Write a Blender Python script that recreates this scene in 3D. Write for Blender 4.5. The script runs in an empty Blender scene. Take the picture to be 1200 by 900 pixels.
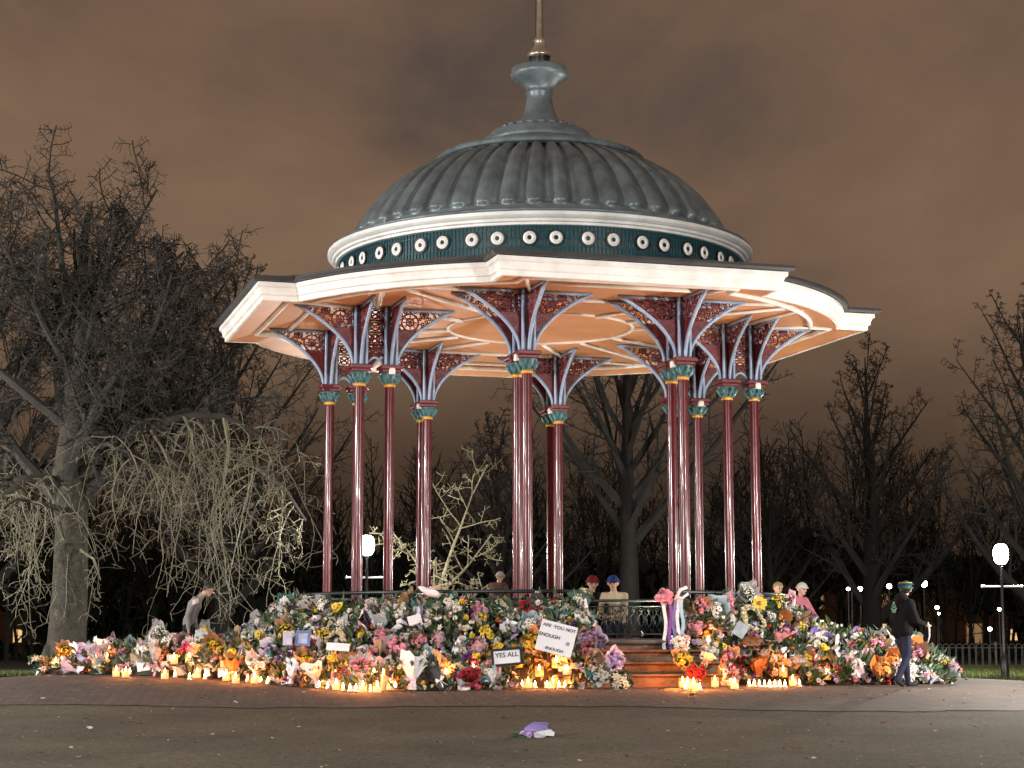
import bpy, math, random
from mathutils import Vector, Matrix, noise

sc = bpy.context.scene
COL = sc.collection
PI = math.pi

# ------------------------------------------------------------------ camera, sky, exposure
FPX = 2164.0                      # focal length in pixels of a 1200 px wide frame
PITCH = math.atan((742.0 - 450.0) / FPX)
EYE = 1.0
cam_data = bpy.data.cameras.new("camera")
cam_data.sensor_width = 36.0
cam_data.lens = 36.0 * FPX / 1200.0
cam_data.clip_start = 0.1
cam_data.clip_end = 3000.0
cam = bpy.data.objects.new("camera", cam_data)
COL.objects.link(cam)
cam.location = (0, 0, EYE)
cam.rotation_euler = (PI / 2 + PITCH, 0, 0)
sc.camera = cam

sc.view_settings.view_transform = 'Standard'
sc.view_settings.look = 'None'
sc.view_settings.exposure = 0.0
sc.view_settings.gamma = 1.0
sc.view_settings.use_curve_mapping = False

world = bpy.data.worlds.new("World")
sc.world = world
world.use_nodes = True
wn, wl = world.node_tree.nodes, world.node_tree.links
wn.clear()
w_out = wn.new('ShaderNodeOutputWorld')
w_bg = wn.new('ShaderNodeBackground')
w_tc = wn.new('ShaderNodeTexCoord')
w_map = wn.new('ShaderNodeMapping')
w_map.inputs['Scale'].default_value = (1.0, 1.0, 1.7)
w_map.inputs['Location'].default_value = (0.35, 0.1, 0.4)
w_map.inputs['Rotation'].default_value = (0, 0, math.radians(-8))
w_n1 = wn.new('ShaderNodeTexNoise')
w_n1.inputs['Scale'].default_value = 4.2
w_n1.inputs['Detail'].default_value = 9.0
w_n1.inputs['Roughness'].default_value = 0.56
w_n1.inputs['Distortion'].default_value = 0.25
w_r1 = wn.new('ShaderNodeValToRGB')       # night cloud lit brown by the city
w_r1.color_ramp.elements[0].position = 0.28
w_r1.color_ramp.elements[0].color = (0.072, 0.052, 0.042, 1)
w_r1.color_ramp.elements[1].position = 0.66
w_r1.color_ramp.elements[1].color = (0.178, 0.112, 0.069, 1)
e = w_r1.color_ramp.elements.new(0.46)
e.color = (0.132, 0.082, 0.053, 1)
w_sky = wn.new('ShaderNodeTexSky')
w_sky.sky_type = 'NISHITA'
w_sky.sun_disc = False
w_sky.sun_elevation = math.radians(-6)
w_sky.sun_rotation = math.radians(200)
w_add = wn.new('ShaderNodeMixRGB')
w_add.blend_type = 'ADD'
w_add.inputs['Fac'].default_value = 0.03
wl.new(w_tc.outputs['Generated'], w_map.inputs['Vector'])
wl.new(w_map.outputs['Vector'], w_n1.inputs['Vector'])
wl.new(w_n1.outputs['Fac'], w_r1.inputs['Fac'])
wl.new(w_r1.outputs['Color'], w_add.inputs['Color1'])
wl.new(w_sky.outputs['Color'], w_add.inputs['Color2'])
w_sep = wn.new('ShaderNodeSeparateXYZ')
w_grd = wn.new('ShaderNodeMapRange')      # the cloud base darkens towards the horizon
w_grd.interpolation_type = 'SMOOTHSTEP'
w_grd.inputs['From Min'].default_value = 0.05; w_grd.inputs['From Max'].default_value = 0.20
w_grd.inputs['To Min'].default_value = 0.26; w_grd.inputs['To Max'].default_value = 1.02
w_mul = wn.new('ShaderNodeMixRGB'); w_mul.blend_type = 'MULTIPLY'; w_mul.inputs['Fac'].default_value = 1.0
wl.new(w_tc.outputs['Generated'], w_sep.inputs['Vector'])
wl.new(w_sep.outputs['Z'], w_grd.inputs['Value'])
wl.new(w_add.outputs['Color'], w_mul.inputs['Color1'])
wl.new(w_grd.outputs['Result'], w_mul.inputs['Color2'])
wl.new(w_mul.outputs['Color'], w_bg.inputs['Color'])
w_bg.inputs['Strength'].default_value = 1.24
wl.new(w_bg.outputs['Background'], w_out.inputs['Surface'])

# lamp powers (the lights themselves sit in their lamps' builders below)
P_TALL_RIGHT, P_TALL_LEFT, P_TALL_SIDE = 16000.0, 21000.0, 13000.0
P_PARK = 2400.0
P_FLOOD = 190.0
P_CANDLE = 15.0
LAMP_COL = (1.0, 0.95, 0.87)
ROAD_COL = (1.0, 0.97, 0.94)

# ------------------------------------------------------------------ helpers
def lerp(a, b, t): return a + (b - a) * t
def clamp(x, a=0.0, b=1.0): return max(a, min(b, x))
def sstep(a, b, x):
    t = clamp((x - a) / (b - a)); return t * t * (3 - 2 * t)

def project(p):
    cp, sp = math.cos(PITCH), math.sin(PITCH)
    dz = p[2] - EYE
    dep = p[1] * cp + dz * sp
    return 600 + FPX * p[0] / dep, 450 - FPX * (dz * cp - p[1] * sp) / dep

def at(px, py, Y):
    """world point at distance Y that the photo shows at pixel (px, py)"""
    k = math.tan(PITCH + math.atan((450 - py) / FPX))
    z = EYE + Y * k
    dep = Y * math.cos(PITCH) + (z - EYE) * math.sin(PITCH)
    return Vector(((px - 600) / FPX * dep, Y, z))

BX, BY, TH = 0.53, 34.5, 0.286            # bandstand axis and turn

def zg(x, y):
    """height of the ground"""
    pts = [(0, -.75), (10, -.5), (17, -.24), (22, -.10), (30, -.05), (45, -.10), (70, -.22)]
    if y <= 0: b = -.75 + y * .02
    elif y >= 70: b = -.22
    else:
        for (a, za), (c, zc) in zip(pts, pts[1:]):
            if a <= y <= c:
                b = lerp(za, zc, (y - a) / (c - a)); break
    r = math.hypot(x - BX, y - BY)
    b += .2 * (1 - sstep(7.5, 13, r))
    b += .13 * sstep(-2.5, -6.5, x) * sstep(25, 31, y) * (1 - sstep(50, 70, y)) if x < -2.5 else 0
    return b

def gp(px, py):
    """ground point seen at pixel"""
    lo, hi = 5.0, 300.0
    for _ in range(50):
        Y = (lo + hi) / 2
        p = at(px, py, Y)
        if p.z > zg(p.x, p.y): lo = Y
        else: hi = Y
    p = at(px, py, (lo + hi) / 2)
    p.z = zg(p.x, p.y)
    return p

def frame(d):
    d = d.normalized()
    a = Vector((0, 0, 1)) if abs(d.z) < .9 else Vector((1, 0, 0))
    u = d.cross(a).normalized()
    return u, d.cross(u).normalized()

class MB:
    def __init__(s): s.v, s.f, s.m, s.M = [], [], [], None
    def add(s, verts, faces, m=0):
        b = len(s.v)
        if s.M is not None: verts = [s.M @ Vector(q) for q in verts]
        s.v.extend(tuple(q) for q in verts)
        for f in faces:
            s.f.append(tuple(i + b for i in f)); s.m.append(m)
    def tube(s, pts, rad, n=6, m=0, cap=True, closed=False):
        pts = [Vector(p) for p in pts]
        N = len(pts)
        if not hasattr(rad, '__len__'): rad = [rad] * N
        vs, fs = [], []
        u = None
        for i, p in enumerate(pts):
            if closed: d = pts[(i + 1) % N] - pts[i - 1]
            else: d = pts[min(i + 1, N - 1)] - pts[max(i - 1, 0)]
            if d.length < 1e-9: d = Vector((0, 0, 1))
            d.normalize()
            if u is None: u, w = frame(d)
            else:
                u = (u - d * u.dot(d))
                if u.length < 1e-6: u, w = frame(d)
                u.normalize(); w = d.cross(u)
            for k in range(n):
                a = 2 * PI * k / n
                vs.append(p + (u * math.cos(a) + w * math.sin(a)) * rad[i])
        for i in range(N if closed else N - 1):
            j = (i + 1) % N
            for k in range(n):
                l = (k + 1) % n
                fs.append((i * n + k, i * n + l, j * n + l, j * n + k))
        if cap and not closed:
            fs.append(tuple(range(n - 1, -1, -1))); fs.append(tuple(range((N - 1) * n, N * n)))
        s.add(vs, fs, m)
    def box(s, c, size, R=None, m=0, bev=0.0):
        c = Vector(c); x, y, z = [q / 2 for q in size]
        if bev > 0:
            b = min(bev, x * .9, y * .9, z * .9)
            vs = []
            for sx in (-1, 1):
                for sy in (-1, 1):
                    for sz in (-1, 1):
                        vs += [Vector((sx * x, sy * (y - b), sz * (z - b))), Vector((sx * (x - b), sy * y, sz * (z - b))), Vector((sx * (x - b), sy * (y - b), sz * z))]
            def I(sx, sy, sz, k): return (((sx > 0) * 2 + (sy > 0)) * 2 + (sz > 0)) * 3 + k
            fs = []
            for q in (-1, 1):
                fs.append([I(q, -1, -1, 0), I(q, 1, -1, 0), I(q, 1, 1, 0), I(q, -1, 1, 0)])
                fs.append([I(-1, q, -1, 1), I(1, q, -1, 1), I(1, q, 1, 1), I(-1, q, 1, 1)])
                fs.append([I(-1, -1, q, 2), I(1, -1, q, 2), I(1, 1, q, 2), I(-1, 1, q, 2)])
                for t in (-1, 1):
                    fs.append([I(q, t, -1, 0), I(q, t, 1, 0), I(q, t, 1, 1), I(q, t, -1, 1)])
                    fs.append([I(q, -1, t, 0), I(q, 1, t, 0), I(q, 1, t, 2), I(q, -1, t, 2)])
                    fs.append([I(-1, q, t, 1), I(1, q, t, 1), I(1, q, t, 2), I(-1, q, t, 2)])
                    for w in (-1, 1):
                        fs.append([I(q, t, w, 0), I(q, t, w, 1), I(q, t, w, 2)])
        else:
            vs = [Vector((sx * x, sy * y, sz * z)) for sx in (-1, 1) for sy in (-1, 1) for sz in (-1, 1)]
            fs = [(0, 1, 3, 2), (4, 6, 7, 5), (0, 4, 5, 1), (2, 3, 7, 6), (0, 2, 6, 4), (1, 5, 7, 3)]
        if R is not None: vs = [R @ q for q in vs]
        s.add([q + c for q in vs], fs, m)
    def lathe(s, prof, n=48, c=(0, 0, 0), m=0, cap=False):
        vs, fs = [], []
        for r, z in prof:
            for k in range(n):
                a = 2 * PI * k / n
                vs.append((c[0] + r * math.cos(a), c[1] + r * math.sin(a), c[2] + z))
        for i in range(len(prof) - 1):
            for k in range(n):
                l = (k + 1) % n
                fs.append((i * n + k, i * n + l, (i + 1) * n + l, (i + 1) * n + k))
        if cap:
            fs.append(tuple(range(n - 1, -1, -1))); fs.append(tuple(range((len(prof) - 1) * n, len(prof) * n)))
        s.add(vs, fs, m)
    def loft(s, rings, m=0, closed=True):
        n = len(rings[0]); vs = [p for r in rings for p in r]; fs = []
        for i in range(len(rings) - 1):
            for k in range(n if closed else n - 1):
                l = (k + 1) % n
                fs.append((i * n + k, i * n + l, (i + 1) * n + l, (i + 1) * n + k))
        s.add(vs, fs, m)
    def sphere(s, c, r, nu=10, nv=6, m=0, sq=(1, 1, 1), jit=0, rn=None):
        c = Vector(c); vs = [c + Vector((0, 0, -r * sq[2]))]; fs = []
        for i in range(1, nv):
            t = -PI / 2 + PI * i / nv
            for k in range(nu):
                a = 2 * PI * k / nu
                q = 1 + (rn.uniform(-jit, jit) if jit else 0)
                vs.append(c + Vector((r * q * sq[0] * math.cos(t) * math.cos(a), r * q * sq[1] * math.cos(t) * math.sin(a), r * q * sq[2] * math.sin(t))))
        vs.append(c + Vector((0, 0, r * sq[2])))
        for k in range(nu): fs.append((0, 1 + (k + 1) % nu, 1 + k))
        for i in range(nv - 2):
            for k in range(nu):
                l = (k + 1) % nu
                fs.append((1 + i * nu + k, 1 + i * nu + l, 1 + (i + 1) * nu + l, 1 + (i + 1) * nu + k))
        b = 1 + (nv - 2) * nu
        for k in range(nu): fs.append((b + k, b + (k + 1) % nu, len(vs) - 1))
        s.add(vs, fs, m)
    def build(s, name, mats, parent=None, smooth=False, loc=None):
        me = bpy.data.meshes.new(name)
        me.from_pydata(s.v, [], s.f)
        for mm in (mats if isinstance(mats, (list, tuple)) else [mats]): me.materials.append(mm)
        if len(me.materials) > 1: me.polygons.foreach_set('material_index', s.m)
        if smooth is True: me.polygons.foreach_set('use_smooth', [True] * len(me.polygons))
        me.update()
        if smooth == 'auto':
            me.polygons.foreach_set('use_smooth', [True] * len(me.polygons))
            try: me.set_sharp_from_angle(angle=math.radians(38))
            except Exception: pass
        o = bpy.data.objects.new(name, me)
        COL.objects.link(o)
        if parent is not None: o.parent = parent
        if loc is not None: o.location = loc
        return o

def tag(o, label=None, cat=None, group=None, kind=None):
    if label: o['label'] = label
    if cat: o['category'] = cat
    if group: o['group'] = group
    if kind: o['kind'] = kind
    return o

def empty(name, loc=(0, 0, 0), rz=0.0, parent=None):
    o = bpy.data.objects.new(name, None)
    COL.objects.link(o)
    o.location = loc; o.rotation_euler = (0, 0, rz)
    o.empty_display_size = .1
    if parent is not None: o.parent = parent
    return o

KIDS = {}
def kids_of(o):
    return [c for c in o.children]

def copy_tree(o, parent=None):
    c = o.copy()
    COL.objects.link(c)
    if parent is not None: c.parent = parent
    for ch in kids_of(o): copy_tree(ch, c)
    return c

# ------------------------------------------------------------------ materials
def mat(name, col, rough=.6, metal=0.0, var=.25, scale=6.0, bump=0.0, bscale=None, trans=0.0, spec=.5, coat=0.0, rand=0.0, col2=None, alpha=1.0):
    m = bpy.data.materials.new(name)
    m.use_nodes = True
    nt = m.node_tree; n, l = nt.nodes, nt.links
    b = n['Principled BSDF']
    b.inputs['Roughness'].default_value = rough
    b.inputs['Metallic'].default_value = metal
    b.inputs['Specular IOR Level'].default_value = spec
    if coat: b.inputs['Coat Weight'].default_value = coat; b.inputs['Coat Roughness'].default_value = .12; b.inputs['Coat IOR'].default_value = 1.5
    if trans: b.inputs['Transmission Weight'].default_value = trans
    if alpha < 1: b.inputs['Alpha'].default_value = alpha
    tc = n.new('ShaderNodeTexCoord')
    nz = n.new('ShaderNodeTexNoise')
    nz.inputs['Scale'].default_value = scale
    nz.inputs['Detail'].default_value = 6
    nz.inputs['Roughness'].default_value = .6
    l.new(tc.outputs['Object'], nz.inputs['Vector'])
    rp = n.new('ShaderNodeValToRGB')
    c2 = col2 if col2 else tuple(c * (1 - var) for c in col)
    c1 = tuple(min(1, c * (1 + var * .6)) for c in col)
    rp.color_ramp.elements[0].position = .3; rp.color_ramp.elements[0].color = (*c2, 1)
    rp.color_ramp.elements[1].position = .7; rp.color_ramp.elements[1].color = (*c1, 1)
    l.new(nz.outputs['Fac'], rp.inputs['Fac'])
    out = rp.outputs['Color']
    if rand:
        oi = n.new('ShaderNodeObjectInfo')
        hs = n.new('ShaderNodeHueSaturation')
        mr = n.new('ShaderNodeMapRange')
        mr.inputs['To Min'].default_value = 1 - rand; mr.inputs['To Max'].default_value = 1 + rand
        l.new(oi.outputs['Random'], mr.inputs['Value'])
        l.new(mr.outputs['Result'], hs.inputs['Value'])
        l.new(out, hs.inputs['Color']); out = hs.outputs['Color']
    l.new(out, b.inputs['Base Color'])
    if bump:
        nb = n.new('ShaderNodeTexNoise')
        nb.inputs['Scale'].default_value = bscale or scale * 4
        nb.inputs['Detail'].default_value = 4
        l.new(tc.outputs['Object'], nb.inputs['Vector'])
        bp = n.new('ShaderNodeBump'); bp.inputs['Strength'].default_value = bump; bp.inputs['Distance'].default_value = .02
        l.new(nb.outputs['Fac'], bp.inputs['Height'])
        l.new(bp.outputs['Normal'], b.inputs['Normal'])
    return m

def emit(name, col, strength):
    m = bpy.data.materials.new(name); m.use_nodes = True
    n, l = m.node_tree.nodes, m.node_tree.links
    n.clear()
    o = n.new('ShaderNodeOutputMaterial'); e = n.new('ShaderNodeEmission')
    e.inputs['Color'].default_value = (*col, 1); e.inputs['Strength'].default_value = strength
    l.new(e.outputs['Emission'], o.inputs['Surface'])
    return m

def glow_glass(name, col, strength):
    """clear lamp glass round a burning lamp: lets the lamp's light out, glows itself"""
    m = bpy.data.materials.new(name); m.use_nodes = True
    n, l = m.node_tree.nodes, m.node_tree.links
    n.clear()
    o = n.new('ShaderNodeOutputMaterial'); e = n.new('ShaderNodeEmission'); t = n.new('ShaderNodeBsdfTransparent'); a = n.new('ShaderNodeAddShader')
    e.inputs['Color'].default_value = (*col, 1); e.inputs['Strength'].default_value = strength
    l.new(e.outputs['Emission'], a.inputs[0]); l.new(t.outputs['BSDF'], a.inputs[1])
    l.new(a.outputs['Shader'], o.inputs['Surface'])
    return m

def film(name, col, rough=.12, clear=.55):
    """cellophane: partly clear, glossy, crinkled"""
    m = bpy.data.materials.new(name); m.use_nodes = True
    n, l = m.node_tree.nodes, m.node_tree.links
    n.clear()
    o = n.new('ShaderNodeOutputMaterial')
    t = n.new('ShaderNodeBsdfTransparent'); t.inputs['Color'].default_value = (.9, .92, .92, 1)
    p = n.new('ShaderNodeBsdfPrincipled'); p.inputs['Base Color'].default_value = (*col, 1); p.inputs['Roughness'].default_value = rough
    mx = n.new('ShaderNodeMixShader')
    tc = n.new('ShaderNodeTexCoord'); nz = n.new('ShaderNodeTexNoise'); nz.inputs['Scale'].default_value = 14; nz.inputs['Detail'].default_value = 3
    bp = n.new('ShaderNodeBump'); bp.inputs['Strength'].default_value = .9; bp.inputs['Distance'].default_value = .03
    l.new(tc.outputs['Object'], nz.inputs['Vector']); l.new(nz.outputs['Fac'], bp.inputs['Height']); l.new(bp.outputs['Normal'], p.inputs['Normal'])
    mp = n.new('ShaderNodeMapRange'); mp.inputs['From Min'].default_value = .3; mp.inputs['From Max'].default_value = .7
    mp.inputs['To Min'].default_value = 1 - clear - .2; mp.inputs['To Max'].default_value = 1 - clear + .2
    l.new(nz.outputs['Fac'], mp.inputs['Value']); l.new(mp.outputs['Result'], mx.inputs['Fac'])
    l.new(t.outputs['BSDF'], mx.inputs[1]); l.new(p.outputs['BSDF'], mx.inputs[2]); l.new(mx.outputs['Shader'], o.inputs['Surface'])
    return m

M = {}
M['lead'] = mat('lead_sheet', (.165, .20, .212), .40, .25, .45, 2.6, .16, 22)
M['gutter'] = mat('dark_gutter', (.045, .042, .042), .5, .2, .3, 3)
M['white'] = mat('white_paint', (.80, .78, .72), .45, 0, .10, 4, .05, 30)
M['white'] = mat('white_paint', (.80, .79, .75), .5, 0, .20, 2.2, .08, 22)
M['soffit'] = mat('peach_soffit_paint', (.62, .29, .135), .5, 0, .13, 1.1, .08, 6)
M['teal'] = mat('teal_paint', (.012, .055, .066), .4, 0, .3, 8)
M['teal_light'] = mat('teal_capital_paint', (.06, .17, .19), .4, 0, .3, 12)
M['teal_grille'] = mat('teal_grille_paint', (.022, .085, .10), .4, 0, .3, 12)
M['red'] = mat('oxblood_paint', (.085, .006, .010), .34, 0, .25, 9, spec=.22, coat=.95)
_n, _l = M['red'].node_tree.nodes, M['red'].node_tree.links      # worn gloss: patchy varnish, chips and grime
_b = _n['Principled BSDF']; _tc = [q for q in _n if q.type == 'TEX_COORD'][0]
_mp = _n.new('ShaderNodeMapping'); _mp.inputs['Scale'].default_value = (14, 14, 5)
_nz = _n.new('ShaderNodeTexNoise'); _nz.inputs['Scale'].default_value = 1.0; _nz.inputs['Detail'].default_value = 7; _nz.inputs['Roughness'].default_value = .7
_l.new(_tc.outputs['Object'], _mp.inputs['Vector']); _l.new(_mp.outputs['Vector'], _nz.inputs['Vector'])
for _soc, _a, _c in (('Coat Weight', .15, 1.35), ('Coat Roughness', .30, .02), ('Roughness', .62, .22)):
    _m = _n.new('ShaderNodeMapRange'); _m.inputs['From Min'].default_value = .35; _m.inputs['From Max'].default_value = .68
    _m.inputs['To Min'].default_value = _a; _m.inputs['To Max'].default_value = _c
    _l.new(_nz.outputs['Fac'], _m.inputs['Value']); _l.new(_m.outputs['Result'], _b.inputs[_soc])
M['red_flat'] = mat('oxblood_iron', (.13, .016, .020), .42, 0, .25, 12)
M['plum'] = mat('plum_iron', (.045, .02, .035), .4, 0, .25, 12)
M['blue'] = mat('lavender_blue_paint', (.28, .375, .53), .4, 0, .2, 10)
M['gold'] = mat('gold_paint', (.62, .33, .06), .35, .2, .2, 12)
M['black'] = mat('black_paint', (.012, .012, .013), .4, 0, .3, 8)
M['rail_green'] = mat('dark_green_iron', (.008, .018, .018), .4, 0, .3, 9)
M['metal'] = mat('spire_metal', (.55, .47, .36), .32, .75, .2, 6)
M['stone'] = mat('step_stone', (.13, .08, .05), .8, 0, .5, 3.5, .5, 18)
M['brickwall'] = mat('plinth_brick', (.20, .10, .07), .85, 0, .4, 9, .3, 30)
M['deck'] = mat('deck_asphalt', (.10, .09, .08), .85, 0, .3, 6, .2, 40)
M['bark'] = mat('bark', (.046, .041, .028), .9, 0, .5, 5, .8, 14)
M['twig_lit'] = mat('lit_pale_twig_bark', (.175, .16, .105), .8, 0, .5, 3)  # pale young twigs, with the lamplight on them put into the colour
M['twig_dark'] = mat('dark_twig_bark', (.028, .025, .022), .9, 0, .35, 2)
M['twig_weep'] = mat('dim_crown_bark', (.032, .029, .024), .9, 0, .4, 2)  # weeping tree's crown: the dimness of its unlit limbs is in this colour
M['bark_dark'] = mat('dark_bark', (.016, .0135, .0115), .9, 0, .4, 4, .6, 14)
M['bark_pale'] = mat('pale_bark', (.22, .20, .12), .8, 0, .3, 5)
M['dark_leaf'] = mat('dark_thicket', (.012, .014, .009), .95, 0, .5, .6)
M['soil'] = mat('soil', (.03, .027, .02), .95, 0, .5, 4, .5, 12)
M['grass'] = mat('grass_blades', (.075, .10, .022), .7, 0, .4, 3)
M['skin'] = mat('skin', (.50, .29, .21), .5, 0, .08, 10)
M['hair_dark'] = mat('dark_hair', (.015, .011, .009), .6, 0, .3, 30)
M['paper'] = mat('white_paper', (.74, .74, .78), .7, 0, .06, 5)
M['ink'] = mat('ink', (.03, .03, .045), .7, 0, .2, 20)
M['flame'] = emit('candle_flame', (1.0, .62, .22), 26.0)
M['lampglass'] = glow_glass('lamp_glass', (1.0, .95, .82), 14.0)
M['wax'] = mat('candle_wax', (.80, .60, .34), .4, 0, .12, 8)
_b = M['wax'].node_tree.nodes['Principled BSDF']
_b.inputs['Subsurface Weight'].default_value = .35
_b.inputs['Subsurface Radius'].default_value = (.05, .03, .015)
M['leaf'] = mat('leaf_green', (.045, .085, .03), .5, 0, .45, 12, rand=.35)
M['leaf_grey'] = mat('eucalyptus_green', (.11, .15, .10), .55, 0, .35, 12, rand=.3)
M['stem'] = mat('stem_green', (.06, .12, .03), .5, 0, .3, 12)
M['terracotta'] = mat('terracotta', (.32, .12, .06), .8, 0, .3, 10)

def asphalt_mat():
    m = mat('asphalt', (.092, .077, .049), .92, 0, .38, .45, .8, 45, spec=.3)
    n, l = m.node_tree.nodes, m.node_tree.links
    b = n['Principled BSDF']
    src = b.inputs['Base Color'].links[0].from_socket
    tc = [q for q in n if q.type == 'TEX_COORD'][0]
    v = n.new('ShaderNodeTexVoronoi'); v.inputs['Scale'].default_value = 16
    l.new(tc.outputs['Object'], v.inputs['Vector'])
    rp = n.new('ShaderNodeValToRGB')
    rp.color_ramp.elements[0].color = (2.6, 2.5, 2.3, 1); rp.color_ramp.elements[0].position = .0
    rp.color_ramp.elements[1].color = (.82, .82, .82, 1); rp.color_ramp.elements[1].position = .22
    l.new(v.outputs['Distance'], rp.inputs['Fac'])
    g = n.new('ShaderNodeTexNoise'); g.inputs['Scale'].default_value = 13; g.inputs['Detail'].default_value = 8; g.inputs['Roughness'].default_value = .85
    l.new(tc.outputs['Object'], g.inputs['Vector'])
    gr_ = n.new('ShaderNodeValToRGB'); gr_.color_ramp.elements[0].position = .36; gr_.color_ramp.elements[0].color = (.35, .35, .35, 1); gr_.color_ramp.elements[1].position = .66; gr_.color_ramp.elements[1].color = (1.75, 1.75, 1.7, 1)
    l.new(g.outputs['Fac'], gr_.inputs['Fac'])
    m2 = n.new('ShaderNodeMixRGB'); m2.blend_type = 'MULTIPLY'; m2.inputs['Fac'].default_value = .9
    l.new(src, m2.inputs['Color1']); l.new(gr_.outputs['Color'], m2.inputs['Color2'])
    src = m2.outputs['Color']
    mx = n.new('ShaderNodeMixRGB'); mx.blend_type = 'MULTIPLY'; mx.inputs['Fac'].default_value = .8
    l.new(src, mx.inputs['Color1']); l.new(rp.outputs['Color'], mx.inputs['Color2'])
    l.new(mx.outputs['Color'], b.inputs['Base Color'])
    return m

def brick_mat():
    m = bpy.data.materials.new('brick_paving'); m.use_nodes = True
    n, l = m.node_tree.nodes, m.node_tree.links
    b = n['Principled BSDF']; b.inputs['Roughness'].default_value = .85
    tc = n.new('ShaderNodeTexCoord'); mp = n.new('ShaderNodeMapping')
    mp.inputs['Rotation'].default_value = (0, 0, math.radians(38))
    br = n.new('ShaderNodeTexBrick')
    br.inputs['Scale'].default_value = 1.0
    br.inputs['Brick Width'].default_value = .23; br.inputs['Row Height'].default_value = .115
    br.inputs['Mortar Size'].default_value = .012
    br.inputs['Color1'].default_value = (.088, .056, .040, 1); br.inputs['Color2'].default_value = (.058, .040, .030, 1)
    br.inputs['Mortar'].default_value = (.016, .014, .012, 1)
    nz = n.new('ShaderNodeTexNoise'); nz.inputs['Scale'].default_value = .9; nz.inputs['Detail'].default_value = 6
    mx = n.new('ShaderNodeMixRGB'); mx.blend_type = 'MULTIPLY'; mx.inputs['Fac'].default_value = .8
    nz.inputs['Scale'].default_value = 2.2; nz.inputs['Detail'].default_value = 10; nz.inputs['Roughness'].default_value = .75
    rp = n.new('ShaderNodeValToRGB'); rp.color_ramp.elements[0].color = (.45, .45, .45, 1); rp.color_ramp.elements[1].color = (1.6, 1.55, 1.5, 1)
    rp.color_ramp.elements[0].position = .3; rp.color_ramp.elements[1].position = .7
    l.new(tc.outputs['Object'], mp.inputs['Vector']); l.new(mp.outputs['Vector'], br.inputs['Vector'])
    l.new(tc.outputs['Object'], nz.inputs['Vector']); l.new(nz.outputs['Fac'], rp.inputs['Fac'])
    l.new(br.outputs['Color'], mx.inputs['Color1']); l.new(rp.outputs['Color'], mx.inputs['Color2'])
    l.new(mx.outputs['Color'], b.inputs['Base Color'])
    bp = n.new('ShaderNodeBump'); bp.inputs['Strength'].default_value = .5; bp.inputs['Distance'].default_value = .02; bp.invert = True
    l.new(br.outputs['Fac'], bp.inputs['Height']); l.new(bp.outputs['Normal'], b.inputs['Normal'])
    return m

def earth_mat():
    m = mat('park_earth_and_turf', (.028, .034, .014), .95, 0, .5, .5, .6, 8, col2=(.02, .018, .012))
    return m

def point(name, loc, power, col, radius=.1, parent=None):
    d = bpy.data.lights.new(name, 'POINT'); d.energy = power; d.color = col; d.shadow_soft_size = radius
    o = bpy.data.objects.new(name, d); COL.objects.link(o); o.location = loc
    if parent is not None: o.parent = parent
    return o

# ------------------------------------------------------------------ ground
def sheet(name, xs, ys, m, lift, keep=None):
    mb = MB(); nx = len(xs)
    mb.v = [(x, y, zg(x, y) + lift) for y in ys for x in xs]
    for j in range(len(ys) - 1):
        for i in range(nx - 1):
            mb.f.append((j * nx + i, j * nx + i + 1, (j + 1) * nx + i + 1, (j + 1) * nx + i)); mb.m.append(0)
    return tag(mb.build(name, m, None, True), kind='structure')

def rng(a, b, s):
    n = max(1, int(round((b - a) / s))); return [a + (b - a) * i / n for i in range(n + 1)]

sheet('ground', [-1500, -700, -300, -120, -60] + rng(-40, 40, .5) + [60, 120, 300, 700, 1500],
      [-40, -20] + rng(0, 72, .5) + [90, 120, 200, 400, 900, 2000], earth_mat(), 0)
sheet('road', rng(-40, 40, .5), [-20, -10] + rng(0, 27.5, .5), asphalt_mat(), .012)
# brick paving round the bandstand (an uneven oval of setts)
def paving_radius(a):
    # a = 0 toward the viewer, positive to the right
    d = math.degrees(a)
    tab = [(-180, 7.4), (-120, 8.0), (-95, 8.6), (-75, 10.4), (-50, 11.5), (-30, 10.6), (0, 9.9), (30, 11.2), (55, 14.5), (75, 13.5), (95, 11.0), (120, 8.6), (180, 7.4)]
    for (p, r), (q, s) in zip(tab, tab[1:]):
        if p <= d <= q: return lerp(r, s, sstep(p, q, d))
mbp = MB(); NA, NR = 540, 44
for j in range(NR + 1):
    for i in range(NA):
        a = -PI + 2 * PI * i / NA
        r = lerp(3.0, paving_radius(a) + .16 * noise.noise(Vector((math.cos(a) * 14, math.sin(a) * 14, 0))) + .08 * noise.noise(Vector((math.cos(a) * 50, math.sin(a) * 50, 4))), j / NR)
        x, y = BX + r * math.sin(a), BY - r * math.cos(a)
        mbp.v.append((x, y, zg(x, y) + .020))
for j in range(NR):
    for i in range(NA):
        k = (i + 1) % NA
        mbp.f.append((j * NA + i, (j + 1) * NA + i, (j + 1) * NA + k, j * NA + k)); mbp.m.append(0)
tag(mbp.build('paving', brick_mat(), None, True), kind='structure')

# ------------------------------------------------------------------ bandstand
ZB = 0.15
DECK = 0.89 - ZB
band = tag(empty('bandstand', (BX, BY, ZB), TH),
           'octagonal domed bandstand with paired oxblood columns and ringed with flowers', 'bandstand')
def Z(z): return z - ZB

# plinth, ledge, deck
mb = MB(); mb.lathe([(4.72, -.1), (4.72, DECK - .06)], 96); mb.build('plinth', M['brickwall'], band, True)
mb = MB(); mb.lathe([(4.725, .2), (5.35, .2), (5.35, -.1)], 96); mb.build('ledge', M['stone'], band)
mb = MB(); mb.lathe([(4.70, DECK - .059), (4.80, DECK - .059), (4.82, DECK - .03), (4.80, DECK), (0.001, DECK)], 96); mb.build('deck', M['deck'], band)
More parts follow.
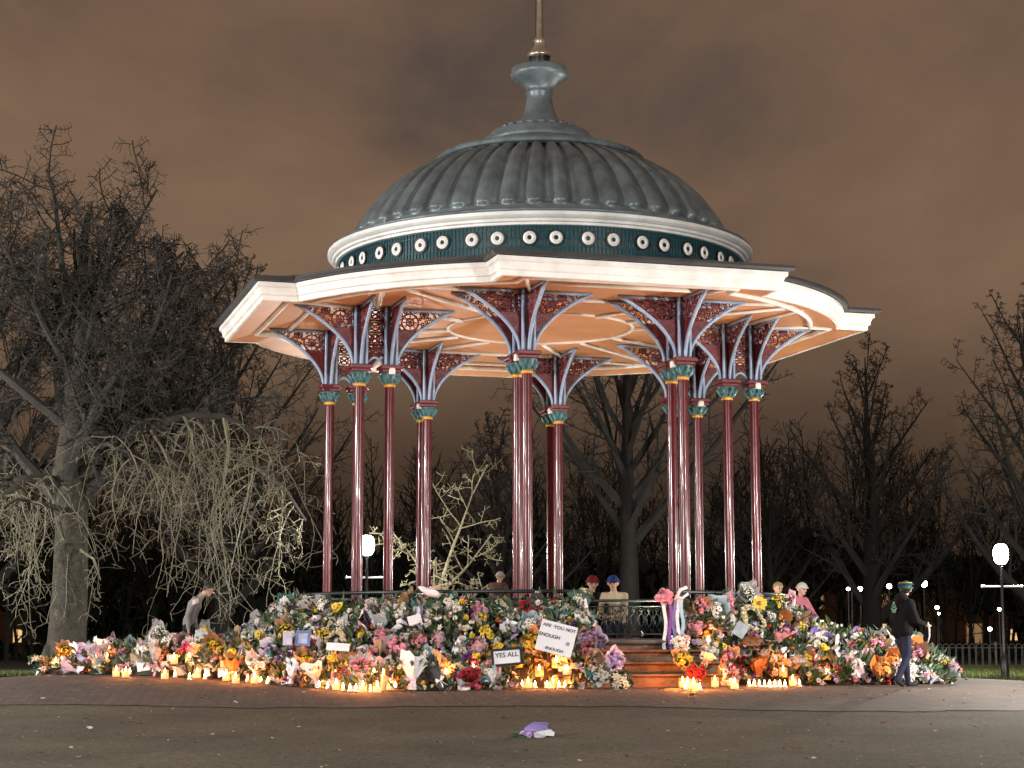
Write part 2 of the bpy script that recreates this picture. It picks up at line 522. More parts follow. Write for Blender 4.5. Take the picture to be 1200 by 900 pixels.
# steps on the front bay (local -y is the bay's outward direction)
for k in range(3):
    mb = MB()
    top = DECK * (3 - k) / 4
    y1 = 4.80 + .26 * (k + 1)
    mb.box((0, -(4.3 + y1) / 2, (top - .12) / 2 - .0), (2.5 + .22 * k, y1 - 4.3, top + .12), None, 0, .025)
    mb.box((0, -(y1 - .02), top + .017 - .0), (2.56 + .22 * k, .30, .035), None, 0, .012)
    mb.build('step', M['stone'], band)

# railing round the deck with an opening at the steps
def ring_pts(r, a0, a1, n, z):
    return [(r * math.sin(lerp(a0, a1, i / n)), -r * math.cos(lerp(a0, a1, i / n)), z) for i in range(n + 1)]
gap = math.radians(9.0)
rail = MB(); RR = 4.55
for z, q in ((DECK + .78, .035), (DECK + .66, .018), (DECK + .09, .025)):
    rail.tube(ring_pts(RR, gap, 2 * PI - gap, 120, z), q, 6)
railing = rail.build('railing', M['rail_green'], band, True)
bal = MB()
na = 150
for i in range(na + 1):
    a = lerp(gap, 2 * PI - gap, i / na)
    c, s_ = math.cos(a), math.sin(a)
    P = lambda u, z: ((RR) * s_ + u * c, -(RR) * c + u * s_, z)
    bal.tube([P(0, DECK + .09), P(0, DECK + .66)], .009, 4)
    if i < na:
        bal.tube([P(.09 + .06 * math.cos(t), DECK + .38 + .13 * math.sin(t)) for t in [2 * PI * k / 12 for k in range(12)]], .010, 4, closed=True)
        bal.tube([P(.02, DECK + .12), P(.09, DECK + .25), P(.16, DECK + .12)], .009, 4)
        bal.tube([P(.02, DECK + .64), P(.09, DECK + .51), P(.16, DECK + .64)], .009, 4)
        bal.tube([P(.09 + .03 * math.cos(t), DECK + .585 + .03 * math.sin(t)) for t in [2 * PI * k / 8 for k in range(8)]], .008, 4, closed=True)
bal.build('balustrade_lattice', M['rail_green'], railing, True)

# columns
U0, V0, E0 = 3.4787, 1.3937, .2695
HR = Z(5.33) - DECK                # shaft height deck -> gold ring
T = 1.05                           # bracket height
def make_column():
    mb = MB()
    prof = [(.17, 0), (.17, .18), (.15, .22), (.15, .5), (.115, .56), (.086, .60), (.086, .601), (.086, .64), (.086, HR - .05), (.086, HR)]
    mb.lathe(prof, 28)
    col = mb.build('column', M['red'], band, 'auto')
    mb = MB(); mb.lathe([(.088, HR - .04), (.104, HR - .03), (.104, HR + .015), (.088, HR + .02)], 28); mb.build('gold_ring', M['gold'], col, True)
    mb = MB()
    mb.lathe([(.088, HR), (.10, HR + .05), (.14, HR + .09), (.155, HR + .12), (.15, HR + .16), (.17, HR + .2)], 24)
    for k in range(8):             # leaf crockets of the capital
        a = 2 * PI * k / 8
        d = Vector((math.cos(a), math.sin(a), 0))
        mb.tube([d * .11 + Vector((0, 0, HR + .03)), d * .15 + Vector((0, 0, HR + .10)), d * .20 + Vector((0, 0, HR + .16)), d * .215 + Vector((0, 0, HR + .13))], [.03, .034, .028, .012], 5)
    mb.build('capital', M['teal_light'], col, True)
    mb = MB(); mb.box((0, 0, HR + .235), (.34, .34, .06), None, 0, .012); mb.box((0, 0, HR + .30), (.40, .40, .068), None, 0, .012); mb.build('abacus', M['red_flat'], col)
    A = HR + .337
    mb = MB(); mb.box((0, 0, A + T / 2), (.20, .20, T), None, 0)
    for sx in (-1, 1):
        for sy in (-1, 1): mb.box((sx * .10, sy * .10, A + T / 2), (.046, .046, T - .004), None, 1, .01)
    mb.build('post', [M['plum'], M['blue']], col)
    # a bracket in the plane (direction d, z)
    rn = random.Random(5)
    def curve(t): return .12 + 1.02 * (t / T) ** 2.0
    circ = [(.36, .80, .165), (.62, .95, .085), (.79, 1.0, .05), (.26, .50, .095), (.185, .30, .055)]
    tries = 0
    while len(circ) < 30 and tries < 6000:
        tries += 1
        t = rn.uniform(.05, T - .03); s = rn.uniform(.1, curve(t))
        r = min(T - .02 - t, s - .10)
        # distance to curve (sampled)
        for q in range(24):
            tt = T * q / 23
            r = min(r, math.hypot(curve(tt) - s, tt - t) - .015)
        for (cs, ct, cr) in circ: r = min(r, math.hypot(cs - s, ct - t) - cr)
        if r > (.032 if tries < 3500 else .02): circ.append((s, t, min(r, .07)))
    for d in (Vector((0, -1, 0)), Vector((1, 0, 0)), Vector((-1, 0, 0))):
        W = lambda s, t: d * s + Vector((0, 0, A + t))
        fr = MB()
        fr.tube([W(curve(T * q / 16), T * q / 16 - .02) for q in range(17)], .033, 6)
        fr.tube([W(.05, T - .03), W(1.17, T - .03)], .033, 6)
        br = fr.build('bracket', M['blue'], col, True)
        sc_ = MB()
        for i, (s, t, r) in enumerate(circ):
            n = 16 if r > .07 else 10
            sc_.tube([W(s + (r - .012) * math.cos(2 * PI * k / n), t + (r - .012) * math.sin(2 * PI * k / n)) for k in range(n)], .016 if r > .05 else .012, 4, closed=True)
            if r > .05:
                for k in range(4):
                    a = PI * k / 4
                    sc_.tube([W(s - r * .8 * math.cos(a), t - r * .8 * math.sin(a)), W(s + r * .8 * math.cos(a), t + r * .8 * math.sin(a))], .010, 4)
                sc_.tube([W(s + r * .42 * math.cos(2 * PI * k / 10), t + r * .42 * math.sin(2 * PI * k / 10)) for k in range(10)], .014, 4, closed=True)
        pl = [W(.09, .02)] + [W(curve(.62 * T * q / 10) - .01, .62 * T * q / 10) for q in range(11)] + [W(.09, .62 * T)]
        off = Vector((d.y, -d.x, 0)) * .006
        sc_.add([p + off for p in pl] + [p - off for p in pl], [tuple(range(len(pl))), tuple(range(2 * len(pl) - 1, len(pl) - 1, -1))])
        for q in range(7):          # stays between the scrolls
            t = .12 + q * .12
            sc_.tube([W(.1, t), W(min(curve(t), .55), t + .05)], .009, 4)
        sc_.build('scrollwork', M['red_flat'], br, True)
    # small floodlight box clipped to the capital, on the side towards the deck's middle
    mb = MB(); mb.box((-.17, .0, HR + .22), (.10, .11, .10), None, 0, .012); mb.box((-.17, 0, HR + .275), (.08, .09, .012)); mb.tube([(-.1, 0, HR + .15), (-.17, 0, HR + .2)], .014, 5)
    mb.build('luminaire', M['white'], col)
    return col
col0 = make_column()
first = True
for k in range(4):
    rot = k * PI / 2
    for tv in (-1, 1):
        for s in (1, -1):
            a = U0 + s * E0
            ca, sa = math.cos(rot), math.sin(rot)
            lx, ly = tv * V0, -a
            x, y = lx * ca - ly * sa, lx * sa + ly * ca
            c = col0 if first else copy_tree(col0, band)
            first = False
            c.location = (x, y, DECK)
            c.rotation_euler = (0, 0, rot + (0 if s == 1 else PI))
        # lattice panel joining the pair
        pn = empty if False else None
mb = MB(); A = DECK + HR + .337
hw = E0 - .11
mb.tube([(0, -hw + 2 * hw * q / 8, A + .02 + .13 * math.sin(PI * q / 8)) for q in range(9)], .024, 6, 1)
mb.tube([(0, -hw, A + T - .03), (0, hw, A + T - .03)], .024, 6, 1)
for q in range(4):
    z0 = A + .17 + q * .215; z1 = z0 + .2
    mb.tube([(0, -hw, z0), (0, hw, z1)], .014, 4); mb.tube([(0, hw, z0), (0, -hw, z1)], .014, 4)
    zc = (z0 + z1) / 2
    mb.tube([(0, .075 * math.cos(t), zc + .075 * math.sin(t)) for t in [2 * PI * k / 12 for k in range(12)]], .015, 4, closed=True)
    mb.tube([(0, -hw, z1 + .008), (0, hw, z1 + .008)], .012, 4)
    for sy in (-1, 1): mb.tube([(0, sy * hw * .98 + .045 * math.cos(t), zc + .06 * math.sin(t)) for t in [2 * PI * k / 10 for k in range(10)]], .012, 4, closed=True)
panel = mb.build('lattice_panel', [M['red_flat'], M['blue']], band, True)
for k in range(4):
    rot = k * PI / 2
    for tv in (-1, 1):
        c = panel if (k == 0 and tv == -1) else panel.copy()
        if c is not panel: COL.objects.link(c); c.parent = band
        lx, ly = tv * V0, -U0
        c.location = (lx * math.cos(rot) - ly * math.sin(rot), lx * math.sin(rot) + ly * math.cos(rot), 0)
        c.rotation_euler = (0, 0, rot)

# roof plan: four straight bays standing out of a round roof
RB, WB, RC = 5.727, 2.4756, 5.67
def outline(d, z, dc=None):
    rb, w, rc = RB - d, WB - d, RC - (d if dc is None else dc)
    pts = []
    for k in range(4):
        rot = k * PI / 2
        loc = [(-w, math.sqrt(rc * rc - w * w)), (-w, rb)]
        loc += [(-w + 2 * w * q / 8, rb) for q in range(1, 8)]
        loc += [(w, rb), (w, math.sqrt(rc * rc - w * w))]
        a0 = math.asin(w / rc); a1 = PI / 2 - a0
        loc += [(rc * math.sin(lerp(a0, a1, q / 15)), rc * math.cos(lerp(a0, a1, q / 15))) for q in range(1, 15)]
        for t, a in loc:
            lx, ly = t, -a
            pts.append((lx * math.cos(rot) - ly * math.sin(rot), lx * math.sin(rot) + ly * math.cos(rot), z))
    return pts
mb = MB()
mb.loft([outline(d, Z(z)) for d, z in ((.10, 6.875), (0, 6.86), (0, 6.79), (.035, 6.77), (.055, 6.72), (.06, 6.66), (.095, 6.64), (.10, 6.565), (.15, 6.56), (.155, 6.60))])
mb.build('fascia', M['white'], band)
mb = MB()
mb.loft([outline(.152, Z(6.575)), outline(.60, Z(6.685)), outline(.64, Z(6.715))])
rg = outline(.64, Z(6.715)); n = len(rg)
mb.add(rg + [(0, 0, Z(6.72))], [(i, (i + 1) % n, n) for i in range(n)])
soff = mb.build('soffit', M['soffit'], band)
mb = MB()
mb.tube(outline(.62, Z(6.665)), .05, 6, closed=True)
for rr in (1.75,): mb.tube([(rr * math.cos(2 * PI * k / 64), rr * math.sin(2 * PI * k / 64), Z(6.71)) for k in range(64)], .03, 6, closed=True)
for k in range(4):
    rot = k * PI / 2
    def L(t, a): return (t * math.cos(rot) + a * math.sin(rot), t * math.sin(rot) - a * math.cos(rot), Z(6.69))
    for sx in (-1, 1):
        mb.tube([L(sx * .55, 1.66), L(sx * V0, 3.05)], .04, 5)
        mb.tube([L(sx * V0, 3.9), L(sx * 1.82, 5.08)], .04, 5)
        mb.tube([L(sx * 1.55, U0), L(sx * 3.9, 3.9)], .04, 5)
    mb.tube([L(-1.25, 3.2), L(1.25, 3.2)], .04, 5)
    mb.tube([L(-1.25, 4.55), L(1.25, 4.55)], .04, 5)
    mb.tube([L(1.24 + .05, 1.24), L(3.45, 3.45)], .04, 5)
mb.build('ceiling_moulding', M['white'], soff, True)
mb = MB()
def to_circle(pts, r, z):
    return [(p[0] * r / math.hypot(p[0], p[1]), p[1] * r / math.hypot(p[0], p[1]), z) for p in pts]
o1 = outline(.02, Z(6.93))
mb.loft([outline(.06, Z(6.872)), outline(-.07, Z(6.872)), outline(-.09, Z(6.91)), outline(-.085, Z(6.955)), outline(-.06, Z(6.955)), o1])
gut = mb.build('gutter', M['gutter'], band)
mb = MB(); mb.loft([o1, to_circle(o1, 3.78, Z(7.36))]); mb.build('roof', M['lead'], band, 'auto')

# frieze with medallions
mb = MB(); mb.lathe([(3.80, Z(7.30)), (3.80, Z(7.90))], 144)
frieze = mb.build('frieze', M['teal'], band, True)
mb = MB()
for k in range(336):
    a = 2 * PI * k / 336
    mb.tube([(3.81 * math.cos(a), 3.81 * math.sin(a), Z(7.36)), (3.81 * math.cos(a), 3.81 * math.sin(a), Z(7.865))], .008, 4)
for z in (7.38, 7.50, 7.645, 7.78, 7.85): mb.tube([(3.812 * math.cos(2 * PI * k / 144), 3.812 * math.sin(2 * PI * k / 144), Z(z)) for k in range(144)], .008, 4, closed=True)
mb.build('grille', M['teal_grille'], frieze, True)
mb = MB()
def disc(mb, r0, r1, x, m, n=20, dome=0):
    ring = lambda r, xx: [(xx, r * math.cos(2 * PI * k / n), r * math.sin(2 * PI * k / n)) for k in range(n)]
    if r0 <= 0: mb.add(ring(r1, x) + [(x, 0, 0)], [(k, (k + 1) % n, n) for k in range(n)], m)
    else: mb.loft([ring(r1, x), ring((r0 + r1) / 2, x + dome), ring(r0, x)], m)
disc(mb, 0, .145, .022, 0); mb.loft([[(xx, .145 * math.cos(2 * PI * k / 20), .145 * math.sin(2 * PI * k / 20)) for k in range(20)] for xx in (-.03, .022)], 0)
disc(mb, .036, .112, .028, 1, 20, .022); disc(mb, 0, .040, .030, 0)
med = mb.build('medallion', [M['black'], M['white']], frieze, 'auto')
for k in range(48):
    c = med if k == 0 else med.copy()
    if k: COL.objects.link(c); c.parent = frieze
    a = 2 * PI * (k + (.05 if k % 2 else -.05) + .3) / 48
    c.location = (3.81 * math.cos(a), 3.81 * math.sin(a), Z(7.645)); c.rotation_euler = (0, 0, a)
mb = MB(); mb.lathe([(q, Z(7.865 + (z - 7.90) * .70)) for q, z in ((3.79, 7.90), (3.86, 7.905), (3.87, 7.96), (3.92, 7.975), (3.93, 8.02), (3.935, 8.035), (3.98, 8.05), (4.02, 8.11), (4.02, 8.19), (3.96, 8.205))], 144)
mb.build('cornice', M['white'], band, 'auto')

# dome with convex ribs
prof = [(3.96, 8.075), (4.0, 8.10), (3.985, 8.135), (3.93, 8.15), (3.84, 8.155), (3.70, 8.17), (3.57, 8.205)]
ctl = [(3.57, 8.20), (3.34, 8.64), (2.98, 9.12), (2.48, 9.53), (1.90, 9.83)]
def cat(cs, t):
    n = len(cs) - 1; i = min(int(t * n), n - 1); u = t * n - i
    p0, p1, p2, p3 = cs[max(i - 1, 0)], cs[i], cs[i + 1], cs[min(i + 2, n)]
    return tuple(.5 * (2 * p1[k] + (p2[k] - p0[k]) * u + (2 * p0[k] - 5 * p1[k] + 4 * p2[k] - p3[k]) * u * u + (3 * p1[k] - p0[k] - 3 * p2[k] + p3[k]) * u ** 3) for k in (0, 1))
NRIB, PER, NV = 48, 16, 120
mb = MB(); mb.lathe([(r, Z(z)) for r, z in prof], 176)
NS = NRIB * PER; vs = []
for j in range(NV + 1):
    t = j / NV
    r, z = cat(ctl, t)
    r2, z2 = cat(ctl, min(1, t + .01)); r1, z1 = cat(ctl, max(0, t - .01))
    nr, nz = (z2 - z1), -(r2 - r1); ln = math.hypot(nr, nz); nr /= ln; nz /= ln
    for k in range(NS):
        a = 2 * PI * k / NS
        ph = ((k % PER) / PER) * 2 - 1           # -1..1 across one rib
        tb = .085
        w = .76
        # the rib's foot is a round tongue
        y = (t - tb) / .07
        foot = 1.0 if y > 1 else (math.sqrt(max(0, 1 - (1 - y) ** 2)) if y > 0 else 0)
        hw_ = w * foot
        b = 0.0
        if hw_ > .02 and abs(ph) < hw_:
            b = .15 * math.sqrt(max(0, 1 - (ph / hw_) ** 2)) * min(1, foot + .1) * lerp(1, .55, t)
        dd = b - (.012 if t < tb else .05 * min(1, (t - tb) / .04))
        vs.append(((r + nr * dd) * math.cos(a), (r + nr * dd) * math.sin(a), Z(z + nz * dd)))
fs = [(j * NS + k, j * NS + (k + 1) % NS, (j + 1) * NS + (k + 1) % NS, (j + 1) * NS + k) for j in range(NV) for k in range(NS)]
mb.add(vs, fs)
dome = mb.build('dome', M['lead'], band, True)
mb = MB(); mb.lathe([(1.82, Z(9.82)), (1.99, Z(9.85)), (2.02, Z(9.90)), (1.99, Z(9.945)), (1.90, Z(9.96)), (1.72, Z(10.0)), (1.10, Z(10.23)), (1.06, Z(10.25)), (1.08, Z(10.29)), (1.05, Z(10.36)), (.98, Z(10.38)), (.95, Z(10.47)), (.88, Z(10.50)), (.5, Z(10.58))], 96)
for k in range(24):                 # little scallops under the urn
    a = 2 * PI * k / 24
    mb.box((.78 * math.cos(a), .78 * math.sin(a), Z(10.53)), (.09, .13, .09), Matrix.Rotation(a, 3, 'Z'), 0, .02)
mb.build('dome_collar', M['lead'], dome, 'auto')
mb = MB(); mb.lathe([(r, Z(z)) for r, z in ((.60, 10.52), (.53, 10.58), (.43, 10.68), (.34, 10.82), (.28, 10.98), (.25, 11.14), (.24, 11.25), (.262, 11.28), (.262, 11.32), (.245, 11.34), (.28, 11.41), (.38, 11.50), (.48, 11.57), (.55, 11.62), (.565, 11.67), (.545, 11.70), (.54, 11.77), (.51, 11.80), (.30, 11.83), (.05, 11.85))], 48)
mb.build('urn', M['lead'], dome, True)
mb = MB(); mb.lathe([(r, Z(z)) for r, z in ((.19, 11.83), (.21, 11.87), (.20, 11.98), (.21, 12.02))], 32, m=1)
mb.lathe([(r, Z(z)) for r, z in ((.21, 12.021), (.235, 12.05), (.225, 12.09), (.16, 12.15), (.11, 12.24), (.10, 12.31), (.12, 12.34), (.10, 12.38), (.058, 12.44), (.046, 13.1), (.04, 13.8), (.08, 13.85), (.045, 13.9), (.03, 14.5), (.002, 14.9))], 32)
for sx in (-1, 1): mb.tube([(sx * .13, 0, Z(12.22)), (sx * .075, .02, Z(12.5)), (sx * .06, .02, Z(13.5))], .005, 4, 1)
mb.build('spire', [M['metal'], M['black']], dome, True)

# floodlights on the deck behind the railing, aimed at the ceiling
mb = MB(); mb.box((0, 0, .07), (.24, .16, .12), Matrix.Rotation(.5, 3, 'X'), 0, .015); mb.box((0, 0, .01), (.16, .1, .02)); mb.box((0, -.04, .125), (.2, .1, .006), Matrix.Rotation(.5, 3, 'X'), 1)
fl0 = mb.build('floodlight', [M['black'], emit('floodlight_lens', (1, .85, .65), 6)], band)
for k in range(7):
    a = math.radians(45 + 45 * k)
    c = fl0 if k == 0 else fl0.copy()
    if k: COL.objects.link(c); c.parent = band
    x, y = 4.25 * math.sin(a), -4.25 * math.cos(a)
    c.location = (x, y, DECK); c.rotation_euler = (0, 0, a)
    d = bpy.data.lights.new('floodlight_beam', 'SPOT'); d.energy = P_FLOOD; d.color = (1.0, .80, .58); d.spot_size = math.radians(150); d.spot_blend = .8; d.shadow_soft_size = .08
    lo = bpy.data.objects.new('floodlight_beam', d); COL.objects.link(lo); lo.parent = band
    lo.location = (x, y, DECK + .25)
    lo.rotation_euler = Vector((-.12 * math.sin(a), .12 * math.cos(a), 1)).to_track_quat('-Z', 'Y').to_euler()

# ------------------------------------------------------------------ park lamps
def make_lamp(h=3.0, bar=True):
    root = empty('street_lamp')
    mb = MB()
    mb.lathe([(.13, 0), (.13, .08), (.10, .14), (.085, .5), (.095, .55), (.06, .60), (.042, .75), (.036, h - .75), (.05, h - .72), (.03, h - .66), (.028, h - .42)], 14, cap=True)
    mb.build('pole', M['black'], root, 'auto')
    if bar:
        mb = MB(); zb = h - .86
        mb.tube([(-.44, 0, zb), (.44, 0, zb)], .024, 8)
        for s in (-1, 1): mb.sphere((s * .45, 0, zb), .036, 8, 6)
        mb.build('ladder_bar', M['white'], root, True)
    mb = MB()
    mb.lathe([(.03, h - .42), (.09, h - .40), (.10, h - .37)], 12)
    for k in range(4):
        a = PI / 4 + k * PI / 2
        mb.tube([(.10 * math.cos(a), .10 * math.sin(a), h - .38), (.17 * math.cos(a), .17 * math.sin(a), h - .06)], .009, 4)
    mb.tube([(.17 * math.cos(PI / 4 + k * PI / 2), .17 * math.sin(PI / 4 + k * PI / 2), h - .06) for k in range(4)], .011, 4, closed=True)
    mb.build('lantern_frame', M['black'], root)
    mb = MB(); mb.lathe([(.06, h - .37), (.115, h - .33), (.155, h - .26), (.172, h - .15), (.165, h - .03), (.13, h + .05), (.08, h + .09)], 16)
    mb.build('lamp_glass', M['lampglass'], root, True)
    mb = MB(); mb.lathe([(.10, h + .085), (.06, h + .14), (.02, h + .17), (.025, h + .20), (.001, h + .24)], 14); mb.build('lantern_cap', M['black'], root, True)
    return root
def lamp_light(x, y, z, p, r=.09):
    point("lamp_light", (x, y, z), p, ROAD_COL if p > 5000 else LAMP_COL, r)
def place_lamp(o, x, y, label, group, h=3.0, power=P_PARK, s=1.0):
    o.location = (x, y, zg(x, y)); o.scale = (s, s, s)
    tag(o, label, 'street lamp', group)
    lamp_light(x, y, zg(x, y) + s * (h - .18), power)
    return o
lampA = make_lamp()
place_lamp(lampA, *at(1176, 740, 42.0).xy, 'black lamp post with white ladder bar beside the hooped iron fence', 'lit park lamp posts')
lampB = copy_tree(lampA)
place_lamp(lampB, *at(429, 740, 42.0).xy, 'lit lamp post with white bar glowing between the red columns behind the bandstand', 'lit park lamp posts', power=P_PARK * .45)
lampC = copy_tree(lampA)
place_lamp(lampC, 9.7, 28.3, 'lit lamp post standing to the right of the paving', 'lit park lamp posts', power=P_PARK * 1.2)
lampD = copy_tree(lampA)
place_lamp(lampD, -14.2, 40.0, 'lit lamp post standing to the left of the weeping tree', 'lit park lamp posts', power=P_PARK * .45)
tall = make_lamp(6.6, False)
place_lamp(tall, 16.5, 4.0, 'tall lamp post on the road behind the viewer to the right', 'tall road lamp posts', 6.6, P_TALL_RIGHT)
tall2 = copy_tree(tall)
place_lamp(tall2, -15.0, 5.0, 'tall lamp post on the road behind the viewer to the left', 'tall road lamp posts', 6.6, P_TALL_LEFT)
tall3 = copy_tree(tall)
place_lamp(tall3, -21.0, 27.0, 'tall lamp post far to the left of the bandstand on the path', 'tall road lamp posts', 6.6, P_TALL_SIDE)

# ------------------------------------------------------------------ trees
def rdir(rn, d, ang):
    """d turned by ang towards a random side"""
    u, w = frame(d); a = rn.uniform(0, 2 * PI)
    return (d * math.cos(ang) + (u * math.cos(a) + w * math.sin(a)) * math.sin(ang)).normalized()

def grow(mb, rn, p, d, L, r, lvl, S):
    """one limb and everything on it. S: list of dicts per level"""
    s = S[lvl]
    n = s['seg']; pts = [Vector(p)]; rad = [r]
    d = Vector(d).normalized(); st = L / n
    for i in range(n):
        t = (i + 1) / n
        d = (d + Vector((rn.gauss(0, 1), rn.gauss(0, 1), rn.gauss(0, 1))) * s['wig'] + Vector((0, 0, s['up'] * (1 if not s.get('late') else t * 2)))).normalized()
        q = pts[-1] + d * st
        zf = zg(q.x, q.y) + s.get('floor', .3)
        if q.z < zf: q.z = zf + .02; d.z = abs(d.z) * .2
        pts.append(q); rad.append(max(s['rmin'], r * (1 - t * s.get('tap', .75))))
    mb.tube(pts, rad, s['n'], s.get('m', 0), cap=False)
    if lvl + 1 < len(S):
        c = S[lvl + 1]
        k = c['num'] if L > .5 * c.get('full', 0) else max(2, c['num'] // 2)
        for j in range(k):
            t = lerp(c['t0'], 1.0, (j + rn.random()) / k)
            i = min(n - 1, int(t * n)); u = t * n - i
            q = pts[i].lerp(pts[i + 1], u); dd = (pts[i + 1] - pts[i])
            l2 = L * c['len'] * lerp(1.0, c.get('tip', .55), t) * rn.uniform(.7, 1.25)
            grow(mb, rn, q, rdir(rn, dd, rn.uniform(*c['ang'])), l2, max(c['rmin'], lerp(rad[i], rad[i + 1], u) * c['rr']), lvl + 1, S)
    return pts, rad

def upright_tree(name, x, y, h, r, seed, label, barkm, twigm, spread=1.0, dens=1.0, rmin=.011, group=None, t0=.13, nlim=30):
    rn = random.Random(seed)
    z = zg(x, y)
    root = tag(empty(name, (x, y, z)), label, 'tree', group)
    tr, br = MB(), MB()
    pts, rad = [], []
    N = 12
    dx, dy = 0, 0
    for i in range(N + 1):
        t = i / N
        dx += rn.gauss(0, .05); dy += rn.gauss(0, .05)
        pts.append(Vector((dx * t, dy * t, h * .93 * t)))
        rad.append(max(.02, r * (1.25 if i == 0 else 1) * (1 - t) ** .9))
    tr.tube(pts, rad, 10)
    S = [dict(seg=8, wig=.045, up=.035, rmin=.02, n=4, tap=.85),
         dict(num=int(9 * dens), t0=.18, len=.34, ang=(.35, .75), rr=.5, rmin=rmin * 1.2, seg=5, wig=.07, up=.05, n=3, tip=.5, tap=.8),
         dict(num=int(6 * dens), t0=.15, len=.45, ang=(.35, .75), rr=.6, rmin=rmin * .9, seg=4, wig=.10, up=.04, n=3, tip=.6, tap=.7),
         dict(num=int(4 * dens), t0=.2, len=.55, ang=(.3, .8), rr=.7, rmin=rmin * .6, seg=3, wig=.12, up=.03, n=3, tip=.6, tap=.5)]
    nl = nlim
    for j in range(nl):
        t = lerp(t0, .96, (j + .3 * rn.random()) / nl)
        q = t * N; i = min(N - 1, int(q)); p = pts[i].lerp(pts[i + 1], q - i)
        a = j * 2.4 + rn.uniform(-.4, .4)
        el = lerp(.62, 1.2, t)
        L = h * lerp(.50, .10, (t - t0) / (1 - t0)) * spread * rn.uniform(.85, 1.15)
        br.M = None
        def g():
            grow(br, rn, p, (math.cos(a) * math.cos(el), math.sin(a) * math.cos(el), math.sin(el)), L, rad[i] * .55, 0, S)
        gz = globals()['zg']
        globals()['zg'] = lambda *_: -9
        g()
        globals()['zg'] = gz
    tr.build('trunk', barkm, root, True)
    br.build('crown', twigm, root)
    return root

def px_x(px, Y): return at(px, 700, Y).x

upright_tree('bare_tree', px_x(1022, 66), 66, 11.9, .40, 3, 'tall conical bare tree standing alone right of the bandstand', M['bark_dark'], M['twig_dark'], .95, 1.0, nlim=24)
upright_tree('bare_tree', px_x(1215, 58), 58, 12.2, .36, 8, 'bare tree cut by the right edge above the park lamp', M['bark_dark'], M['twig_dark'], 1.05, 1.0, nlim=24)
upright_tree('bare_tree', px_x(738, 52), 52, 12.5, .34, 14, 'dark bare tree with a forked trunk seen between the columns behind the railing', M['bark_dark'], M['twig_dark'], 1.0, .9, t0=.3)
upright_tree('bare_tree', px_x(262, 62), 62, 14.0, .36, 21, 'tall dark bare tree beyond the weeping tree, left of the roof edge', M['bark_dark'], M['twig_dark'], 1.0, 1.0)
upright_tree('bare_tree', px_x(590, 60), 60, 8.5, .2, 33, 'low dark bare tree behind the front pair of columns', M['bark_dark'], M['twig_dark'], 1.1, .9)
upright_tree('bare_tree', px_x(905, 74), 74, 9.0, .22, 38, 'low twiggy bare tree just right of the last columns', M['bark_dark'], M['twig_dark'], 1.1, .9)
upright_tree('bare_tree', px_x(-30, 60), 60, 16.0, .4, 45, 'tall bare tree cut by the left edge behind the weeping tree', M['bark_dark'], M['twig_dark'], 1.0, 1.0)

# small pale tree lit by the lamp behind the bandstand
rn = random.Random(4)
p0 = at(507, 740, 45); p0.z = zg(p0.x, p0.y)
root = tag(empty('young_tree', p0), 'small pale young tree with forked bare branches lit from the side', 'tree')
tr = MB(); br = MB()
_z = zg
zg = lambda *_: -9
S = [dict(seg=7, wig=.05, up=.03, rmin=.02, n=6, tap=.8),
     dict(num=7, t0=.25, len=.5, ang=(.5, .9), rr=.6, rmin=.014, seg=6, wig=.08, up=.05, n=4, tap=.7),
     dict(num=5, t0=.25, len=.5, ang=(.4, .9), rr=.65, rmin=.010, seg=5, wig=.13, up=.03, n=3, tap=.6),
     dict(num=3, t0=.3, len=.5, ang=(.4, .9), rr=.7, rmin=.008, seg=4, wig=.15, up=.0, n=3, tap=.5)]
tp = [Vector((0, 0, 0)), Vector((.02, 0, .9)), Vector((.08, 0, 1.7)), Vector((.2, 0, 2.3))]
tr.tube(tp, [.085, .07, .06, .055], 8)
for (a, el, L, z) in ((0.15, 1.25, 3.1, 2.25), (.1, .75, 2.1, 1.9), (3.3, .95, 2.0, 2.0), (.0, .35, 1.5, 1.4), (3.0, .5, 1.2, 1.25), (1.6, .8, 1.5, 1.7), (4.6, .8, 1.5, 1.6), (.3, .2, 1.2, .95), (3.2, .2, 1.0, .9)):
    x = .2 * (z / 2.3) ** 2
    grow(br, rn, Vector((x, 0, z)), (math.cos(a) * math.cos(el), math.sin(a) * math.cos(el), math.sin(el)), L, .045, 0, S)
zg = _z
tr.build('trunk', M['bark_pale'], root, True); br.build('crown', M['bark_pale'], root)

# the weeping tree on the left
rn = random.Random(11)
TX, TY = at(76, 740, 41.0).x, 41.0
tz = zg(TX, TY)
weep = tag(empty('weeping_tree'), 'big old weeping tree with a stout trunk and lit drooping twigs on the left', 'tree')
tr, br, lowb = MB(), MB(), MB()
def P(px, py, dy=0.0):
    return at(px, py, TY + dy)
trunk = [Vector((TX + .0, TY, tz - .1)), Vector((TX + .02, TY, tz + .25)), Vector((TX + .05, TY, tz + .8)), P(82, 690), P(84, 620), P(80, 555), P(86, 500), P(92, 440), P(100, 360), P(96, 300), P(104, 250)]
tr.tube(trunk, [.62, .47, .42, .385, .36, .35, .28, .23, .17, .11, .06], 14)
for k in range(7):            # root flare
    a = 2 * PI * k / 7 + .2
    d = Vector((math.cos(a), math.sin(a), 0))
    tr.tube([trunk[0] + d * .30 + Vector((0, 0, .75)), trunk[0] + d * .46 + Vector((0, 0, .3)), trunk[0] + d * .85 + Vector((0, 0, .04))], [.16, .17, .06], 7)
tr.build('trunk', M['bark'], weep, True)
